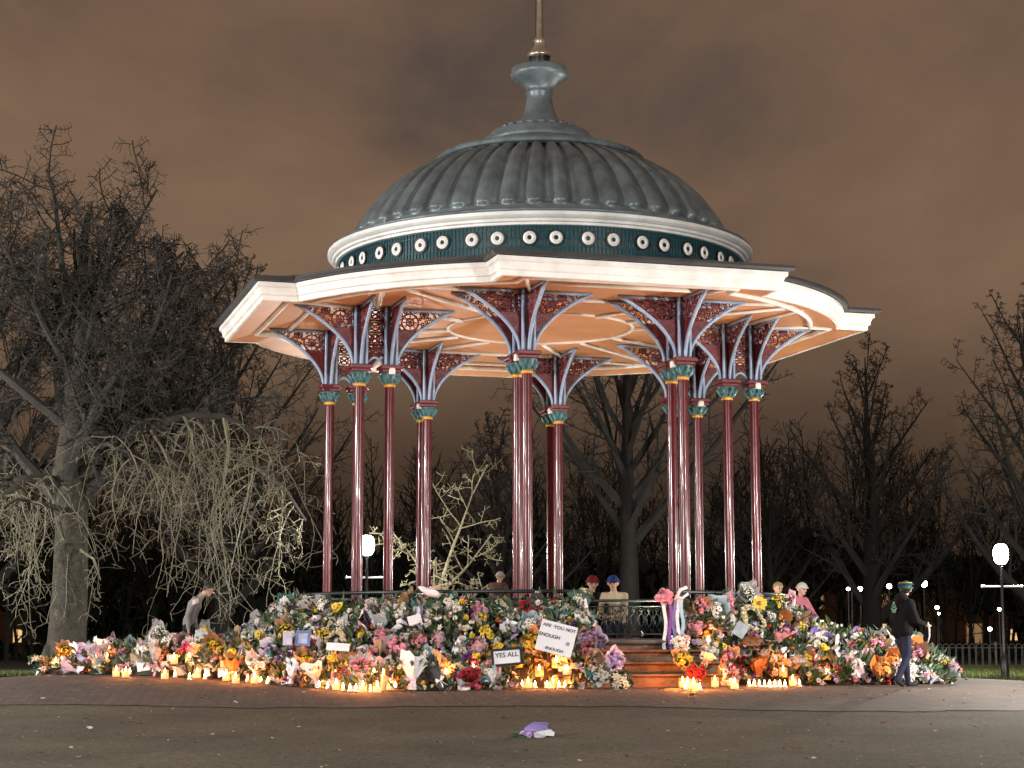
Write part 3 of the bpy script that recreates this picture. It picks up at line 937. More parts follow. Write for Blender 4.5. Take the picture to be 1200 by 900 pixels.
SB = [dict(seg=8, wig=.10, up=.03, rmin=.03, n=6, tap=.8),
      dict(num=10, t0=.2, len=.5, ang=(.4, 1.0), rr=.55, rmin=.018, seg=6, wig=.16, up=.03, n=4, tap=.75),
      dict(num=9, t0=.15, len=.5, ang=(.4, 1.1), rr=.6, rmin=.011, seg=5, wig=.2, up=.01, n=3, tap=.6),
      dict(num=8, t0=.15, len=.6, ang=(.4, 1.1), rr=.7, rmin=.007, seg=4, wig=.22, up=-.03, n=3, tap=.5)]
for (a, el, L, z, r) in ((.1, .8, 5.2, 3.4, .2), (3.0, .7, 4.6, 3.6, .18), (1.2, .7, 4.2, 4.2, .16), (4.5, .75, 4.0, 4.0, .16), (.4, 1.1, 5.0, 5.0, .15), (2.6, 1.05, 5.0, 5.2, .15),
                         (5.4, 1.1, 4.2, 6.0, .12), (.0, 1.0, 3.8, 6.6, .10), (3.3, 1.0, 3.8, 6.8, .10), (1.5, 1.2, 3.2, 7.6, .08), (5.9, .95, 5.2, 4.4, .15), (0.2, .55, 5.6, 4.0, .17), (.9, .6, 4.6, 5.2, .13), (5.6, .6, 4.8, 5.0, .13), (3.6, .8, 4.4, 5.4, .13), (2.2, .9, 4.2, 6.2, .11), (.3, .75, 4.6, 6.0, .12), (2.9, 1.15, 4.8, 6.6, .12), (1.0, 1.3, 4.6, 6.8, .1), (4.2, 1.2, 4.4, 6.4, .1), (.2, .5, 4.8, 5.2, .12)):
    x = at(85, 500, TY).x
    grow(br, rn, Vector((x, TY, tz + z)), (math.cos(a) * math.cos(el), math.sin(a) * math.cos(el), math.sin(el)), L, r, 0, SB)
# drooping limbs with pale hanging twigs
SW = [dict(seg=11, wig=.17, up=-.32, rmin=.007, n=4, tap=.7, floor=.75),
      dict(num=7, t0=.10, len=.30, ang=(.5, 1.2), rr=.75, rmin=.007, seg=6, wig=.24, up=-.18, n=3, tap=.4, tip=.8, floor=.7),
      dict(num=3, t0=.2, len=.5, ang=(.5, 1.2), rr=.8, rmin=.0055, seg=4, wig=.28, up=-.05, n=3, tap=.4, floor=.7)]
limbs = [[(88, 560, 0), (120, 528, -.4), (165, 505, -.8), (215, 486, -1.0), (262, 488, -1.2), (300, 506, -1.3), (318, 535, -1.4)],
         [(88, 585, 0), (130, 562, .6), (180, 530, 1.0), (235, 512, 1.2), (290, 540, 1.5), (335, 575, 1.6), (358, 610, 1.6)],
         [(80, 575, 0), (55, 560, -.5), (30, 562, -.9), (5, 580, -1.2), (-20, 600, -1.3)],
         [(78, 560, 0), (50, 548, .8), (20, 530, 1.2), (-20, 540, 1.5)],
         [(96, 545, 0), (125, 520, -1.2), (150, 530, -1.9), (165, 560, -2.3)],
         [(215, 486, -1.0), (225, 510, -1.4), (222, 545, -1.6)],
         [(175, 502, -.8), (190, 525, -1.5), (205, 560, -1.9)],
         [(262, 488, -1.2), (268, 525, -1.5), (262, 560, -1.7)],
         [(88, 640, 0), (110, 655, -.8), (118, 680, -1.2)],
         [(80, 600, 0), (50, 590, -1.6), (20, 585, -2.4), (-5, 600, -2.8)]]
for i, l in enumerate(limbs):
    pts = [P(*q) for q in l]
    n = len(pts); r0 = .15 if i < 4 else .045 if i > 4 and i < 9 else .07
    rad = [lerp(r0, .03 if i < 4 else .010, k / (n - 1)) for k in range(n)]
    (br if i < 5 or i == 9 else lowb).tube(pts, rad, 7)
    cnt = {0: 17, 1: 15, 2: 11, 3: 6, 4: 7, 5: 6, 6: 6, 7: 5, 8: 3, 9: 9}[i]
    for j in range(cnt):
        t = lerp(.30 if i < 5 else .1, 1.0, (j + rn.random()) / cnt)
        q = t * (n - 1); k = min(n - 2, int(q)); p = pts[k].lerp(pts[k + 1], q - k)
        d = Vector((rn.gauss(.1, .5), rn.gauss(-.1, .5), rn.gauss(-.1, .4)))
        room = max(.5, p.z - (tz + .75))
        grow(lowb, rn, p, d, room * rn.uniform(.3, 1.02), rn.uniform(.010, .020), 0, SW)
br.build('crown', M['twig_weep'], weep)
lowb.build('drooping_twigs', M['twig_lit'], weep)

# ------------------------------------------------------------------ far background
# dark thicket along the park edge: twigs and evergreen clumps that read as one mass
rn = random.Random(77)
th = MB()
for i in range(24000):
    px = rn.uniform(-400, 1650); Y = rn.uniform(84, 104)
    x = px_x(px, Y); z0 = zg(x, Y)
    top = 5.4 + 2.4 * noise.noise(Vector((px * .006, 0, 3.1))) + 1.2 * noise.noise(Vector((px * .03, 5, 0)))
    if px > 950: top -= 1.0 * sstep(950, 1000, px)
    if 965 < px < 1120 or px < 30: top += .5
    top = max(2.4, top)
    z = z0 + top * rn.random() ** .8
    if (955 < px < 1200 or px < 40) and z < z0 + (3.6 if 960 < px < 1130 else 2.4) and z > z0 + .55: continue
    s = rn.uniform(.25, .7)
    d = rdir(rn, Vector((0, 0, 1)), rn.uniform(0, 1.4)); u, w = frame(d)
    c = Vector((x, Y, z))
    th.add([c - u * s * .6, c + d * s, c + u * s * .6, c - d * s * .5 + w * .2], [(0, 1, 2, 3)])
ST = [dict(seg=6, wig=.06, up=.04, rmin=.03, n=4, tap=.85),
      dict(num=12, t0=.12, len=.45, ang=(.3, .8), rr=.55, rmin=.022, seg=4, wig=.10, up=.08, n=3, tip=.5, tap=.7),
      dict(num=8, t0=.15, len=.5, ang=(.3, .8), rr=.6, rmin=.016, seg=3, wig=.12, up=.06, n=3, tip=.6, tap=.5)]
for i in range(235):
    px = lerp(-400, 1650, (i + rn.random()) / 235); Y = rn.uniform(76, 96); x = px_x(px, Y)
    grow(th, rn, (x, Y, zg(x, Y)), (rn.gauss(0, .08), 0, 1), rn.uniform(5.5, 9.0) * (1 + .25 * noise.noise(Vector((px * .008, 9, 0)))), .09, 0, ST)
tag(th.build('thicket', M['dark_leaf']), 'dark line of bushes and undergrowth along the far edge of the park', 'thicket', kind='stuff')

# lit houses across the far road
def house(x, y, w, h, wins, label, wallc, roofh=1.8):
    z = zg(x, y)
    root = tag(empty('house', (x, y, z)), label, 'house', 'lit houses across the far road')
    mb = MB(); mb.box((0, 4, h / 2), (w, 8, h)); mb.build('wall', wallc, root)
    mb = MB(); mb.add([(-w / 2 - .3, -.3, h), (w / 2 + .3, -.3, h), (w / 2 + .3, 8.3, h), (-w / 2 - .3, 8.3, h), (-w / 2 - .3, 4, h + roofh), (w / 2 + .3, 4, h + roofh)],
                      [(0, 1, 5, 4), (2, 3, 4, 5), (0, 4, 3), (1, 2, 5), (3, 2, 1, 0)])
    rf = mb.build('roof', M['gutter'], root)
    mb = MB(); mb.box((w * .3, 4, h + roofh + .3), (.6, .6, 1.4)); mb.build('chimney', wallc, rf)
    for (wx, wz, ww, wh, mm) in wins:
        fr = MB()
        for s in (-1, 1):
            fr.box((wx + s * (ww / 2 + .04), -.04, wz), (.08, .07, wh + .16)); fr.box((wx, -.043, wz + s * (wh / 2 + .04)), (ww, .07, .08))
        fr.box((wx, -.045, wz), (.05, .06, wh)); fr.box((wx, -.044, wz), (ww, .06, .05))
        f = fr.build('window', M['white'], root)
        mb = MB(); mb.box((wx, -.006, wz), (ww, .01, wh)); mb.build('pane', mm, f)
    return root
warm = emit('warm_lit_window', (1.0, .62, .26), 1.0); cool = emit('bright_lit_window', (1.0, .95, .85), 3.2); amber = emit('amber_lit_window', (1.0, .45, .06), 1.5); dim = emit('dim_lit_window', (1, .55, .25), .25)
hb = mat('house_brick', (.16, .09, .055), .85, 0, .35, 2)
house(px_x(1000, 150), 150, 11.0, 5.0, [(-3.2, 1.25, 1.5, 2.0, cool), (-1.6, 1.0, .7, 1.4, dim), (.4, 1.2, 1.6, 1.5, dim), (2.0, 1.2, 1.2, 1.5, warm), (3.6, 1.3, 1.2, 1.7, amber), (-3.0, 3.8, 1.1, 1.2, dim), (2.8, 3.8, 1.1, 1.2, dim)], 'brick house with one white and one amber window glowing, far right', hb)
house(px_x(1105, 165), 165, 12.0, 5.5, [(-2.2, 1.5, 1.2, 1.5, dim), (-.4, 1.5, 1.0, 1.5, warm), (2.2, 1.3, 1.2, 1.5, dim), (-2.2, 4.1, 1.1, 1.3, dim)], 'brick house with dim warm windows behind the walker, far right', hb)
house(px_x(1165, 140), 140, 8.0, 4.6, [(-1.6, 1.2, 1.1, 1.4, dim), (1.4, 1.1, .9, .8, warm)], 'brick house with a small warm window beyond the fence lamp', hb)
house(px_x(5, 150), 150, 10.0, 5.0, [(1.2, 1.0, .7, 1.0, warm), (-1.8, 1.1, 1.0, 1.3, dim), (2.6, 1.0, .8, 1.2, dim)], 'brick house with small warm windows beyond the weeping tree', hb)

# distant street lights
far_glow = glow_glass('far_lamp_glass', (1.0, .93, .80), 16)
def far_lamp(px, py, Y, r, label):
    p = at(px, py, Y); z = zg(p.x, Y); h = p.z - z
    root = tag(empty('street_lamp', (p.x, Y, z)), label, 'street lamp', 'far street lamps across the park')
    mb = MB(); mb.tube([(0, 0, 0), (0, 0, max(.2, h - r))], [.05, .03], 8); mb.box((0, 0, max(.25, h + r * .95)), (r, r, .05)); mb.build('pole', M['black'], root)
    mb = MB(); mb.sphere((0, 0, h), r, 12, 8); mb.build('lamp_glass', far_glow, root, True)
for i, (px, py, r, t) in enumerate(((1042, 687, .27, 'far round street light left of the hooded walker\'s head'), (1083, 684, .36, 'bright far street light right of the walker\'s hat'), (1019, 709, .34, 'far street light above the amber window'),
                         (1008, 690, .26, 'far street light in a row of three above the white lit window'), (998, 689, .14, 'faint middle light of the three above the white window'), (994, 690, .2, 'small leftmost light of the three above the white window'),
                         (1098, 712, .22, 'small far street light right of the walker\'s shoulder'), (1100, 719, .15, 'tiny low light right of the walker\'s chest'), (1171, 714, .20, 'small far light just left of the park lamp post'),
                         (735, 685, .16, 'small far light right of the blue hat behind the railing'), (1160, 737, .24, 'low far light beyond the hooped fence'))):
    far_lamp(px, py, 70 + i * .5, r * .35, t)

# hooped iron fence on the right
FY = 62.0
fx0, fx1 = px_x(1072, FY), px_x(1260, FY)
fence = tag(empty('hooped_fence', (fx0, FY, zg(fx0, FY))), 'low grey hoop-topped iron fence along the grass on the right', 'fence')
mb = MB(); nh = int((fx1 - fx0) / .22)
for i in range(nh):
    x = i * .22
    mb.tube([(x + .02, 0, 0), (x + .02, 0, .74)] + [(x + .11 - .09 * math.cos(PI * q / 6), 0, .74 + .09 * math.sin(PI * q / 6)) for q in range(1, 6)] + [(x + .20, 0, .74), (x + .20, 0, 0)], .012, 4, cap=False)
galv = mat('galvanised_iron', (.22, .22, .21), .5, .3, .25, 6)
for z in (.12, .70): mb.tube([(0, 0, z), (nh * .22, 0, z)], .014, 4)
mb.build('hoops', galv, fence)
for i in range(0, nh, 12):
    mb = MB(); mb.box((i * .22, 0, .45), (.07, .07, .9), None, 0, .01); mb.build('post', galv, fence)

# grass: blades near the fence and at the left edge
rn = random.Random(9)
gr = MB()
def blade(x, y, h):
    z = zg(x, y) + .01
    a = rn.uniform(0, 2 * PI); w = .018
    dx, dy = math.cos(a) * w, math.sin(a) * w
    lx, ly = rn.gauss(0, .05), rn.gauss(0, .05)
    gr.add([(x - dx, y - dy, z), (x + dx, y + dy, z), (x + lx, y + ly, z + h)], [(0, 1, 2)])
for i in range(15000):
    Y = rn.uniform(37, 61.5); px = rn.uniform(1070, 1260); x = px_x(px, Y)
    if math.hypot(x - BX, Y - BY) < 12.2 + .5 * noise.noise(Vector((x, Y, 0))): continue
    blade(x, Y, rn.uniform(.06, .2))
for i in range(9000):
    Y = rn.uniform(33.5, 44); x = rn.uniform(px_x(-30, Y), px_x(75, Y))
    if math.hypot(x - BX, Y - BY) < 10.6: continue
    blade(x, Y, rn.uniform(.04, .13))
tag(gr.build('grass', M['grass']), 'short rough grass along the fence and under the weeping tree', 'grass', kind='stuff')

# ------------------------------------------------------------------ the flower banks
OPEN0, OPEN1 = math.radians(7.5), math.radians(28.0)     # bearing of the gap at the steps, from the bandstand's axis
def pol(phi, r): return BX + r * math.sin(phi), BY - r * math.cos(phi)
def table(tab, d):
    if d <= tab[0][0]: return tab[0][1]
    for (p, a), (q, b) in zip(tab, tab[1:]):
        if p <= d <= q: return lerp(a, b, (d - p) / (q - p))
    return tab[-1][1]
RO = [(-110, 5.9), (-75, 6.2), (-49, 6.4), (-34, 6.7), (-20, 7.7), (-13, 7.0), (-5, 6.3), (2, 6.0), (8, 5.95), (28, 4.95), (36, 5.35), (42, 5.9), (50, 6.5), (75, 6.4), (110, 5.9)]
def bank(phi, t):
    d = math.degrees(phi)
    ro = table(RO, d) + .18 * noise.noise(Vector((d * .09, 0, 0)))
    r = lerp(4.68, ro, t)
    x, y = pol(phi, r)
    k = clamp((r - 4.68) / 1.45)
    end = sstep(0, 8, min(abs(d - 1.0) if d < 16 else abs(d - 31.5), 8)) if False else 1
    top = lerp(1.30, 1.05, sstep(64, 82, d))
    h = (top - .26) * (1 - k) ** 1.35 + .26 * (1 - t) ** .5
    if k < .06: h = top
    h = lerp(h, .10, sstep(.55, 1.0, t))
    h += .10 * noise.noise(Vector((x * 1.7, y * 1.7, 2.2)))
    if d > 20 and d < 40: h *= lerp(.85, 1, sstep(28, 34, d))
    return Vector((x, y, zg(x, y) + max(.02, h * (1 if t < .97 else .3))))
WL = [((-3.6, 29.9), (-3.9, 33.0), .66), ((-5.0, 30.4), (-5.2, 33.2), .58), ((-6.3, 31.2), (-6.3, 33.6), .50), ((-7.3, 32.2), (-7.2, 34.2), .38), ((-8.1, 33.3), (-7.9, 34.9), .26), ((-8.7, 34.2), (-8.5, 35.4), .2)]
WR = [((4.4, 30.1), (5.0, 32.3), .95), ((5.5, 30.2), (5.9, 32.4), .80), ((6.3, 30.4), (6.6, 32.3), .72), ((6.95, 30.8), (7.05, 32.2), .5), ((7.4, 31.4), (7.4, 32.2), .25)]
def wing(W, s, t):
    n = len(W) - 1; q = clamp(s) * n; i = min(n - 1, int(q)); u = q - i
    f = Vector(W[i][0]).lerp(Vector(W[i + 1][0]), u); b = Vector(W[i][1]).lerp(Vector(W[i + 1][1]), u)
    H = lerp(W[i][2], W[i + 1][2], u)
    p = f.lerp(b, t)
    h = .05 + H * (clamp(t / .8) ** .8) * (1 if t < .85 else lerp(1, .1, (t - .85) / .15))
    h += .10 * noise.noise(Vector((p.x * 2, p.y * 2, 4)))
    return Vector((p.x, p.y, zg(p.x, p.y) + max(.02, h)))
A0, A1, A2, A3 = math.radians(-100), OPEN0, OPEN1, math.radians(100)
PATCH = {
    'left bank': (lambda u, t: bank(lerp(A0, A1, u), t)),
    'right bank': (lambda u, t: bank(lerp(A2, A3, u), t)),
    'left heap': (lambda u, t: wing(WL, u, 1 - t)),
    'right heap': (lambda u, t: wing(WR, u, 1 - t)),
}
def normal(f, u, t):
    e = .01
    a = f(min(1, u + e), t) - f(max(0, u - e), t); b = f(u, min(1, t + e)) - f(u, max(0, t - e))
    n = a.cross(b)
    if n.z < 0: n = -n
    if n.length < 1e-9: return Vector((0, 0, 1))
    n.normalize()
    return n

def cmat(name, col, rough=.55, var=.18, rand=.18): return mat(name, col, rough, 0, var, 16, .12, 20, rand=rand)
BL = {'white': cmat('white_petals', (.76, .74, .66)), 'yellow': cmat('yellow_petals', (.80, .58, .05)), 'pink': cmat('pink_petals', (.72, .34, .42)), 'lilac': cmat('lilac_petals', (.50, .38, .60)),
      'purple': cmat('purple_petals', (.17, .045, .26)), 'red': cmat('red_petals', (.42, .02, .03)), 'orange': cmat('orange_petals', (.75, .26, .05)), 'magenta': cmat('magenta_petals', (.62, .07, .25)),
      'cream': cmat('cream_petals', (.74, .66, .46)), 'eye': cmat('flower_eye', (.30, .17, .03))}
WP = {'white': cmat('white_tissue', (.74, .74, .77)), 'pink': cmat('pink_paper', (.70, .45, .49)), 'lilac': cmat('lilac_paper', (.52, .46, .62)), 'brown': cmat('kraft_paper', (.36, .24, .13)), 'teal': cmat('teal_paper', (.06, .20, .22)),
      'green': cmat('dark_green_paper', (.02, .075, .06)), 'black': cmat('black_paper', (.03, .03, .035)), 'purple': cmat('purple_paper', (.21, .15, .38)), 'red': cmat('red_paper', (.40, .02, .05)), 'orange': cmat('orange_paper', (.60, .20, .05)),
      'grey': cmat('grey_paper', (.30, .32, .36)), 'clear': film('cellophane', (.62, .66, .68)), 'blue': cmat('pale_blue_paper', (.34, .50, .60))}

def bloom(mb, rn, c, d, r, kind, m=0):
    """one flower head at c facing d"""
    d = d.normalized(); u, w = frame(d)
    a0 = rn.uniform(0, PI)
    if kind == 'rose':
        for ring, (n, rr, up, tilt) in enumerate(((5, 1.0, .0, .35), (5, .72, .16, .65), (4, .42, .30, .9))):
            for k in range(n):
                a = a0 + ring * .5 + 2 * PI * k / n
                e = u * math.cos(a) + w * math.sin(a); f = d.cross(e)
                b = c + d * r * up
                hw = r * rr * .78
                q = [b, b + e * r * rr * .75 + f * hw + d * r * tilt * .5, b + e * r * rr * rn.uniform(.95, 1.1) + d * r * tilt, b + e * r * rr * .75 - f * hw + d * r * tilt * .5]
                mb.add(q, [(0, 1, 2, 3)], m)
    elif kind == 'daisy':
        n = 9
        for k in range(n):
            a = a0 + 2 * PI * k / n
            e = u * math.cos(a) + w * math.sin(a); f = d.cross(e)
            L = r * rn.uniform(1.0, 1.2)
            mb.add([c, c + e * L * .6 + f * r * .28 + d * r * .1, c + e * L + d * r * rn.uniform(-.1, .2), c + e * L * .6 - f * r * .28 + d * r * .1], [(0, 1, 2, 3)], m)
        for k in range(1):
            ring = [c + (u * math.cos(2 * PI * q / 7) + w * math.sin(2 * PI * q / 7)) * r * .34 + d * r * .12 for q in range(7)]
            mb.add(ring + [c + d * r * .28], [(q, (q + 1) % 7, 7) for q in range(7)], m + 1)
    elif kind == 'tulip':
        for k in range(6):
            a = a0 + 2 * PI * k / 6
            e = u * math.cos(a) + w * math.sin(a); f = d.cross(e)
            mb.add([c - d * r * .2, c + e * r * .75 + f * r * .45 + d * r * .5, c + e * r * .45 + d * r * 1.7, c + e * r * .75 - f * r * .45 + d * r * .5], [(0, 1, 2, 3)], m)
    elif kind == 'lily':
        for k in range(6):
            a = a0 + 2 * PI * k / 6
            e = u * math.cos(a) + w * math.sin(a); f = d.cross(e)
            mb.add([c, c + e * r * .7 + f * r * .3 + d * r * .7, c + e * r * 1.45 + d * r * .55, c + e * r * .7 - f * r * .3 + d * r * .7], [(0, 1, 2, 3)], m)
def leaf(mb, rn, c, d, L, w_, m=0):
    d = d.normalized(); u, w = frame(d)
    a = rn.uniform(0, 2 * PI); e = u * math.cos(a) + w * math.sin(a); f = d.cross(e)
    mid = c + d * L * .5 + e * L * .08
    mb.add([c, mid + f * w_, c + d * L - e * L * .12, mid - f * w_], [(0, 1, 2, 3)], m)

def make_bouquet(seed, wrap, col, kind, shape, leafm='leaf'):
    """a bouquet standing along +z, stems at z = 0"""
    rn = random.Random(seed)
    root = empty('bouquet')
    H = .42
    if shape in ('cone', 'sheaf', 'posy'):
        R = {'cone': .17, 'sheaf': .13, 'posy': .19}[shape]; H = {'cone': .42, 'sheaf': .52, 'posy': .30}[shape]
        n = 16; rings = []
        for j, (t, q) in enumerate(((0, .06), (.12, .05), (.32, .034), (.45, .07), (.75, .13), (1, .17))):
            ring = []
            for k in range(n):
                a = 2 * PI * k / n
                rr = R * q / .17 * (1 + .18 * math.sin(a * 5 + seed) * t + rn.uniform(-.10, .10) * (.3 + t))
                hh = H * t * (1 + (.28 * math.cos(a) + rn.uniform(-.12, .16) if t == 1 else 0))
                ring.append((rr * math.cos(a) * 1.0, rr * math.sin(a) * 1.15, hh))
            rings.append(ring)
        mb = MB(); mb.loft(rings)
        mb.build('wrap', WP[wrap], root)
        mb = MB(); zr = H * .32
        mb.tube([(.043 * math.cos(2 * PI * k / 10), .048 * math.sin(2 * PI * k / 10), zr) for k in range(10)], .011, 4, closed=True)
        for s in (-1, 1):
            mb.add([(.05, 0, zr), (.08, s * .05, zr + .05), (.08, s * .09, zr), (.06, s * .04, zr - .02)], [(0, 1, 2, 3)])
            mb.add([(.05, 0, zr), (.075, s * .02, zr - .1), (.07, s * .05, zr - .14), (.06, s * .02, zr - .05)], [(0, 1, 2, 3)])
        mb.build('ribbon', BL['white'] if wrap in ('purple', 'green', 'red', 'teal', 'black') else BL['lilac'] if wrap == 'white' else BL['cream'], root)
        nb = {'cone': 11, 'sheaf': 9, 'posy': 14}[shape]; rb = {'rose': .052, 'daisy': .055, 'tulip': .038, 'lily': .060}[kind]
        mb = MB(); fo = MB()
        for k in range(nb):
            q = math.sqrt((k + .5) / nb); a = k * 2.4 + rn.uniform(-.3, .3)
            c = Vector((R * .85 * q * math.cos(a), R * .95 * q * math.sin(a), H * (.98 - .14 * q * q) + rn.uniform(-.02, .05)))
            bloom(mb, rn, c, Vector((c.x * 2.2, c.y * 2.2, .35)), rb * rn.uniform(.8, 1.25), kind)
            fo.tube([Vector((0, 0, H * .3)), c], .006, 3, cap=False)
        for k in range(16):
            a = rn.uniform(0, 2 * PI); q = rn.uniform(.3, .95)
            c = Vector((R * q * math.cos(a), R * q * math.sin(a), H * .78))
            leaf(fo, rn, c, Vector((c.x * 2.5, c.y * 2.5, rn.uniform(.2, .5))), rn.uniform(.10, .2), .028)
        for k in range(5): fo.tube([(rn.uniform(-.02, .02), rn.uniform(-.02, .02), H * .3), (rn.uniform(-.05, .05), rn.uniform(-.05, .05), -.07)], .006, 3)
        mb.build('blossom', [BL[col], BL['eye']], root)
        fo.build('foliage', M[leafm], root)
    elif shape == 'bare':
        mb = MB(); fo = MB()
        for k in range(10):
            a = rn.uniform(0, 2 * PI); q = rn.random()
            c = Vector((.13 * q * math.cos(a), .13 * q * math.sin(a), H * rn.uniform(.8, 1.15)))
            bloom(mb, rn, c, Vector((c.x * 4, c.y * 4, .3)), (.058 if kind != 'tulip' else .042) * rn.uniform(.8, 1.2), kind)
            fo.tube([Vector((c.x * .1, c.y * .1, 0)), c], .007, 3, cap=False)
        for k in range(12):
            leaf(fo, rn, Vector((0, 0, rn.uniform(.05, .2))), Vector((rn.gauss(0, .3), rn.gauss(0, .3), .8)), rn.uniform(.2, .34), .022)
        mb.build('blossom', [BL[col], BL['eye']], root); fo.build('foliage', M['stem'], root)
        mb = MB(); mb.tube([(.03 * math.cos(2 * PI * k / 8), .03 * math.sin(2 * PI * k / 8), .13) for k in range(8)], .01, 4, closed=True); mb.build('tie', WP['brown'], root)
    elif shape == 'pot':
        mb = MB(); mb.lathe([(.075, 0), (.10, .15), (.115, .152), (.115, .18), (.10, .18), (.095, .165), (.002, .16)], 18); mb.build('pot', WP[wrap], root, 'auto')
        mb = MB(); fo = MB()
        for k in range(9):
            a = rn.uniform(0, 2 * PI); q = rn.random()
            c = Vector((.13 * q * math.cos(a), .13 * q * math.sin(a), rn.uniform(.28, .46)))
            bloom(mb, rn, c, Vector((c.x * 3, c.y * 3, .4)), .048 * rn.uniform(.8, 1.2), kind)
            fo.tube([Vector((c.x * .3, c.y * .3, .16)), c], .006, 3, cap=False)
        for k in range(22):
            a = rn.uniform(0, 2 * PI)
            leaf(fo, rn, Vector((.05 * math.cos(a), .05 * math.sin(a), .17)), Vector((math.cos(a) * .6, math.sin(a) * .6, rn.uniform(.3, 1.2))), rn.uniform(.12, .24), .025)
        mb.build('blossom', [BL[col], BL['eye']], root); fo.build('foliage', M['leaf'], root)
    elif shape == 'wreath':
        mb = MB(); fo = MB()
        for k in range(26):
            a = 2 * PI * k / 26 + rn.uniform(-.1, .1); rr = .2 + rn.uniform(-.03, .03)
            c = Vector((rr * math.cos(a), rr * math.sin(a), .04 + rn.uniform(0, .03)))
            bloom(mb, rn, c, Vector((math.cos(a) * .4, math.sin(a) * .4, 1)), .05 * rn.uniform(.8, 1.2), kind)
            for q in range(2): leaf(fo, rn, Vector((.2 * math.cos(a), .2 * math.sin(a), .02)), Vector((math.cos(a) * rn.choice((-1, 1)), math.sin(a), .3)), .11, .025)
        mb.build('blossom', [BL[col], BL['eye']], root); fo.build('foliage', M['leaf'], root)
        mb = MB(); mb.tube([(.2 * math.cos(2 * PI * k / 20), .2 * math.sin(2 * PI * k / 20), .0) for k in range(20)], .04, 6, closed=True); mb.build('ring_base', M['leaf'], root)
    return root

PROTO = [  # wrap, blossom colour, flower form, shape, words
    ('white', 'white', 'rose', 'cone', 'white-wrapped white roses'), ('clear', 'pink', 'rose', 'cone', 'cellophane-wrapped pink roses'),
    ('pink', 'white', 'lily', 'cone', 'pink-wrapped white lilies'), ('lilac', 'lilac', 'rose', 'cone', 'lilac-wrapped lilac roses'),
    ('brown', 'yellow', 'daisy', 'cone', 'brown-paper bunch of yellow daisies'), ('teal', 'white', 'rose', 'posy', 'teal-wrapped posy of white roses'),
    ('green', 'cream', 'lily', 'posy', 'dark-green-wrapped cream lilies'), ('purple', 'white', 'rose', 'posy', 'purple-wrapped posy of white roses'),
    ('clear', 'white', 'lily', 'sheaf', 'cellophane sheaf of white lilies'), ('clear', 'yellow', 'tulip', 'sheaf', 'cellophane sheaf of yellow tulips'),
    ('pink', 'pink', 'tulip', 'sheaf', 'pink-wrapped sheaf of pink tulips'), ('red', 'red', 'rose', 'posy', 'red-wrapped dark red roses'),
    ('orange', 'orange', 'daisy', 'cone', 'orange-wrapped orange daisies'), ('white', 'purple', 'tulip', 'cone', 'white-wrapped purple tulips'),
    ('grey', 'magenta', 'rose', 'cone', 'grey-wrapped magenta roses'), ('blue', 'white', 'daisy', 'cone', 'pale-blue-wrapped white daisies'),
    ('clear', 'yellow', 'daisy', 'bare', 'unwrapped bunch of yellow daffodils'), ('clear', 'white', 'tulip', 'bare', 'unwrapped bunch of white tulips'),
    ('clear', 'purple', 'rose', 'bare', 'unwrapped bunch of purple stocks'), ('white', 'pink', 'daisy', 'pot', 'white pot of pink daisies'),
    ('terracotta', 'yellow', 'tulip', 'pot', 'clay pot of yellow tulips'), ('white', 'cream', 'rose', 'wreath', 'round wreath of cream roses'),
    ('brown', 'pink', 'rose', 'sheaf', 'brown-paper sheaf of pink roses'), ('black', 'white', 'rose', 'cone', 'black-wrapped white roses')]
WP['terracotta'] = M['terracotta']
protos = [make_bouquet(100 + i, a, b, c, d, 'leaf_grey' if i % 3 == 0 else 'leaf') for i, (a, b, c, d, w) in enumerate(PROTO)]
proto_used = [False] * len(PROTO)

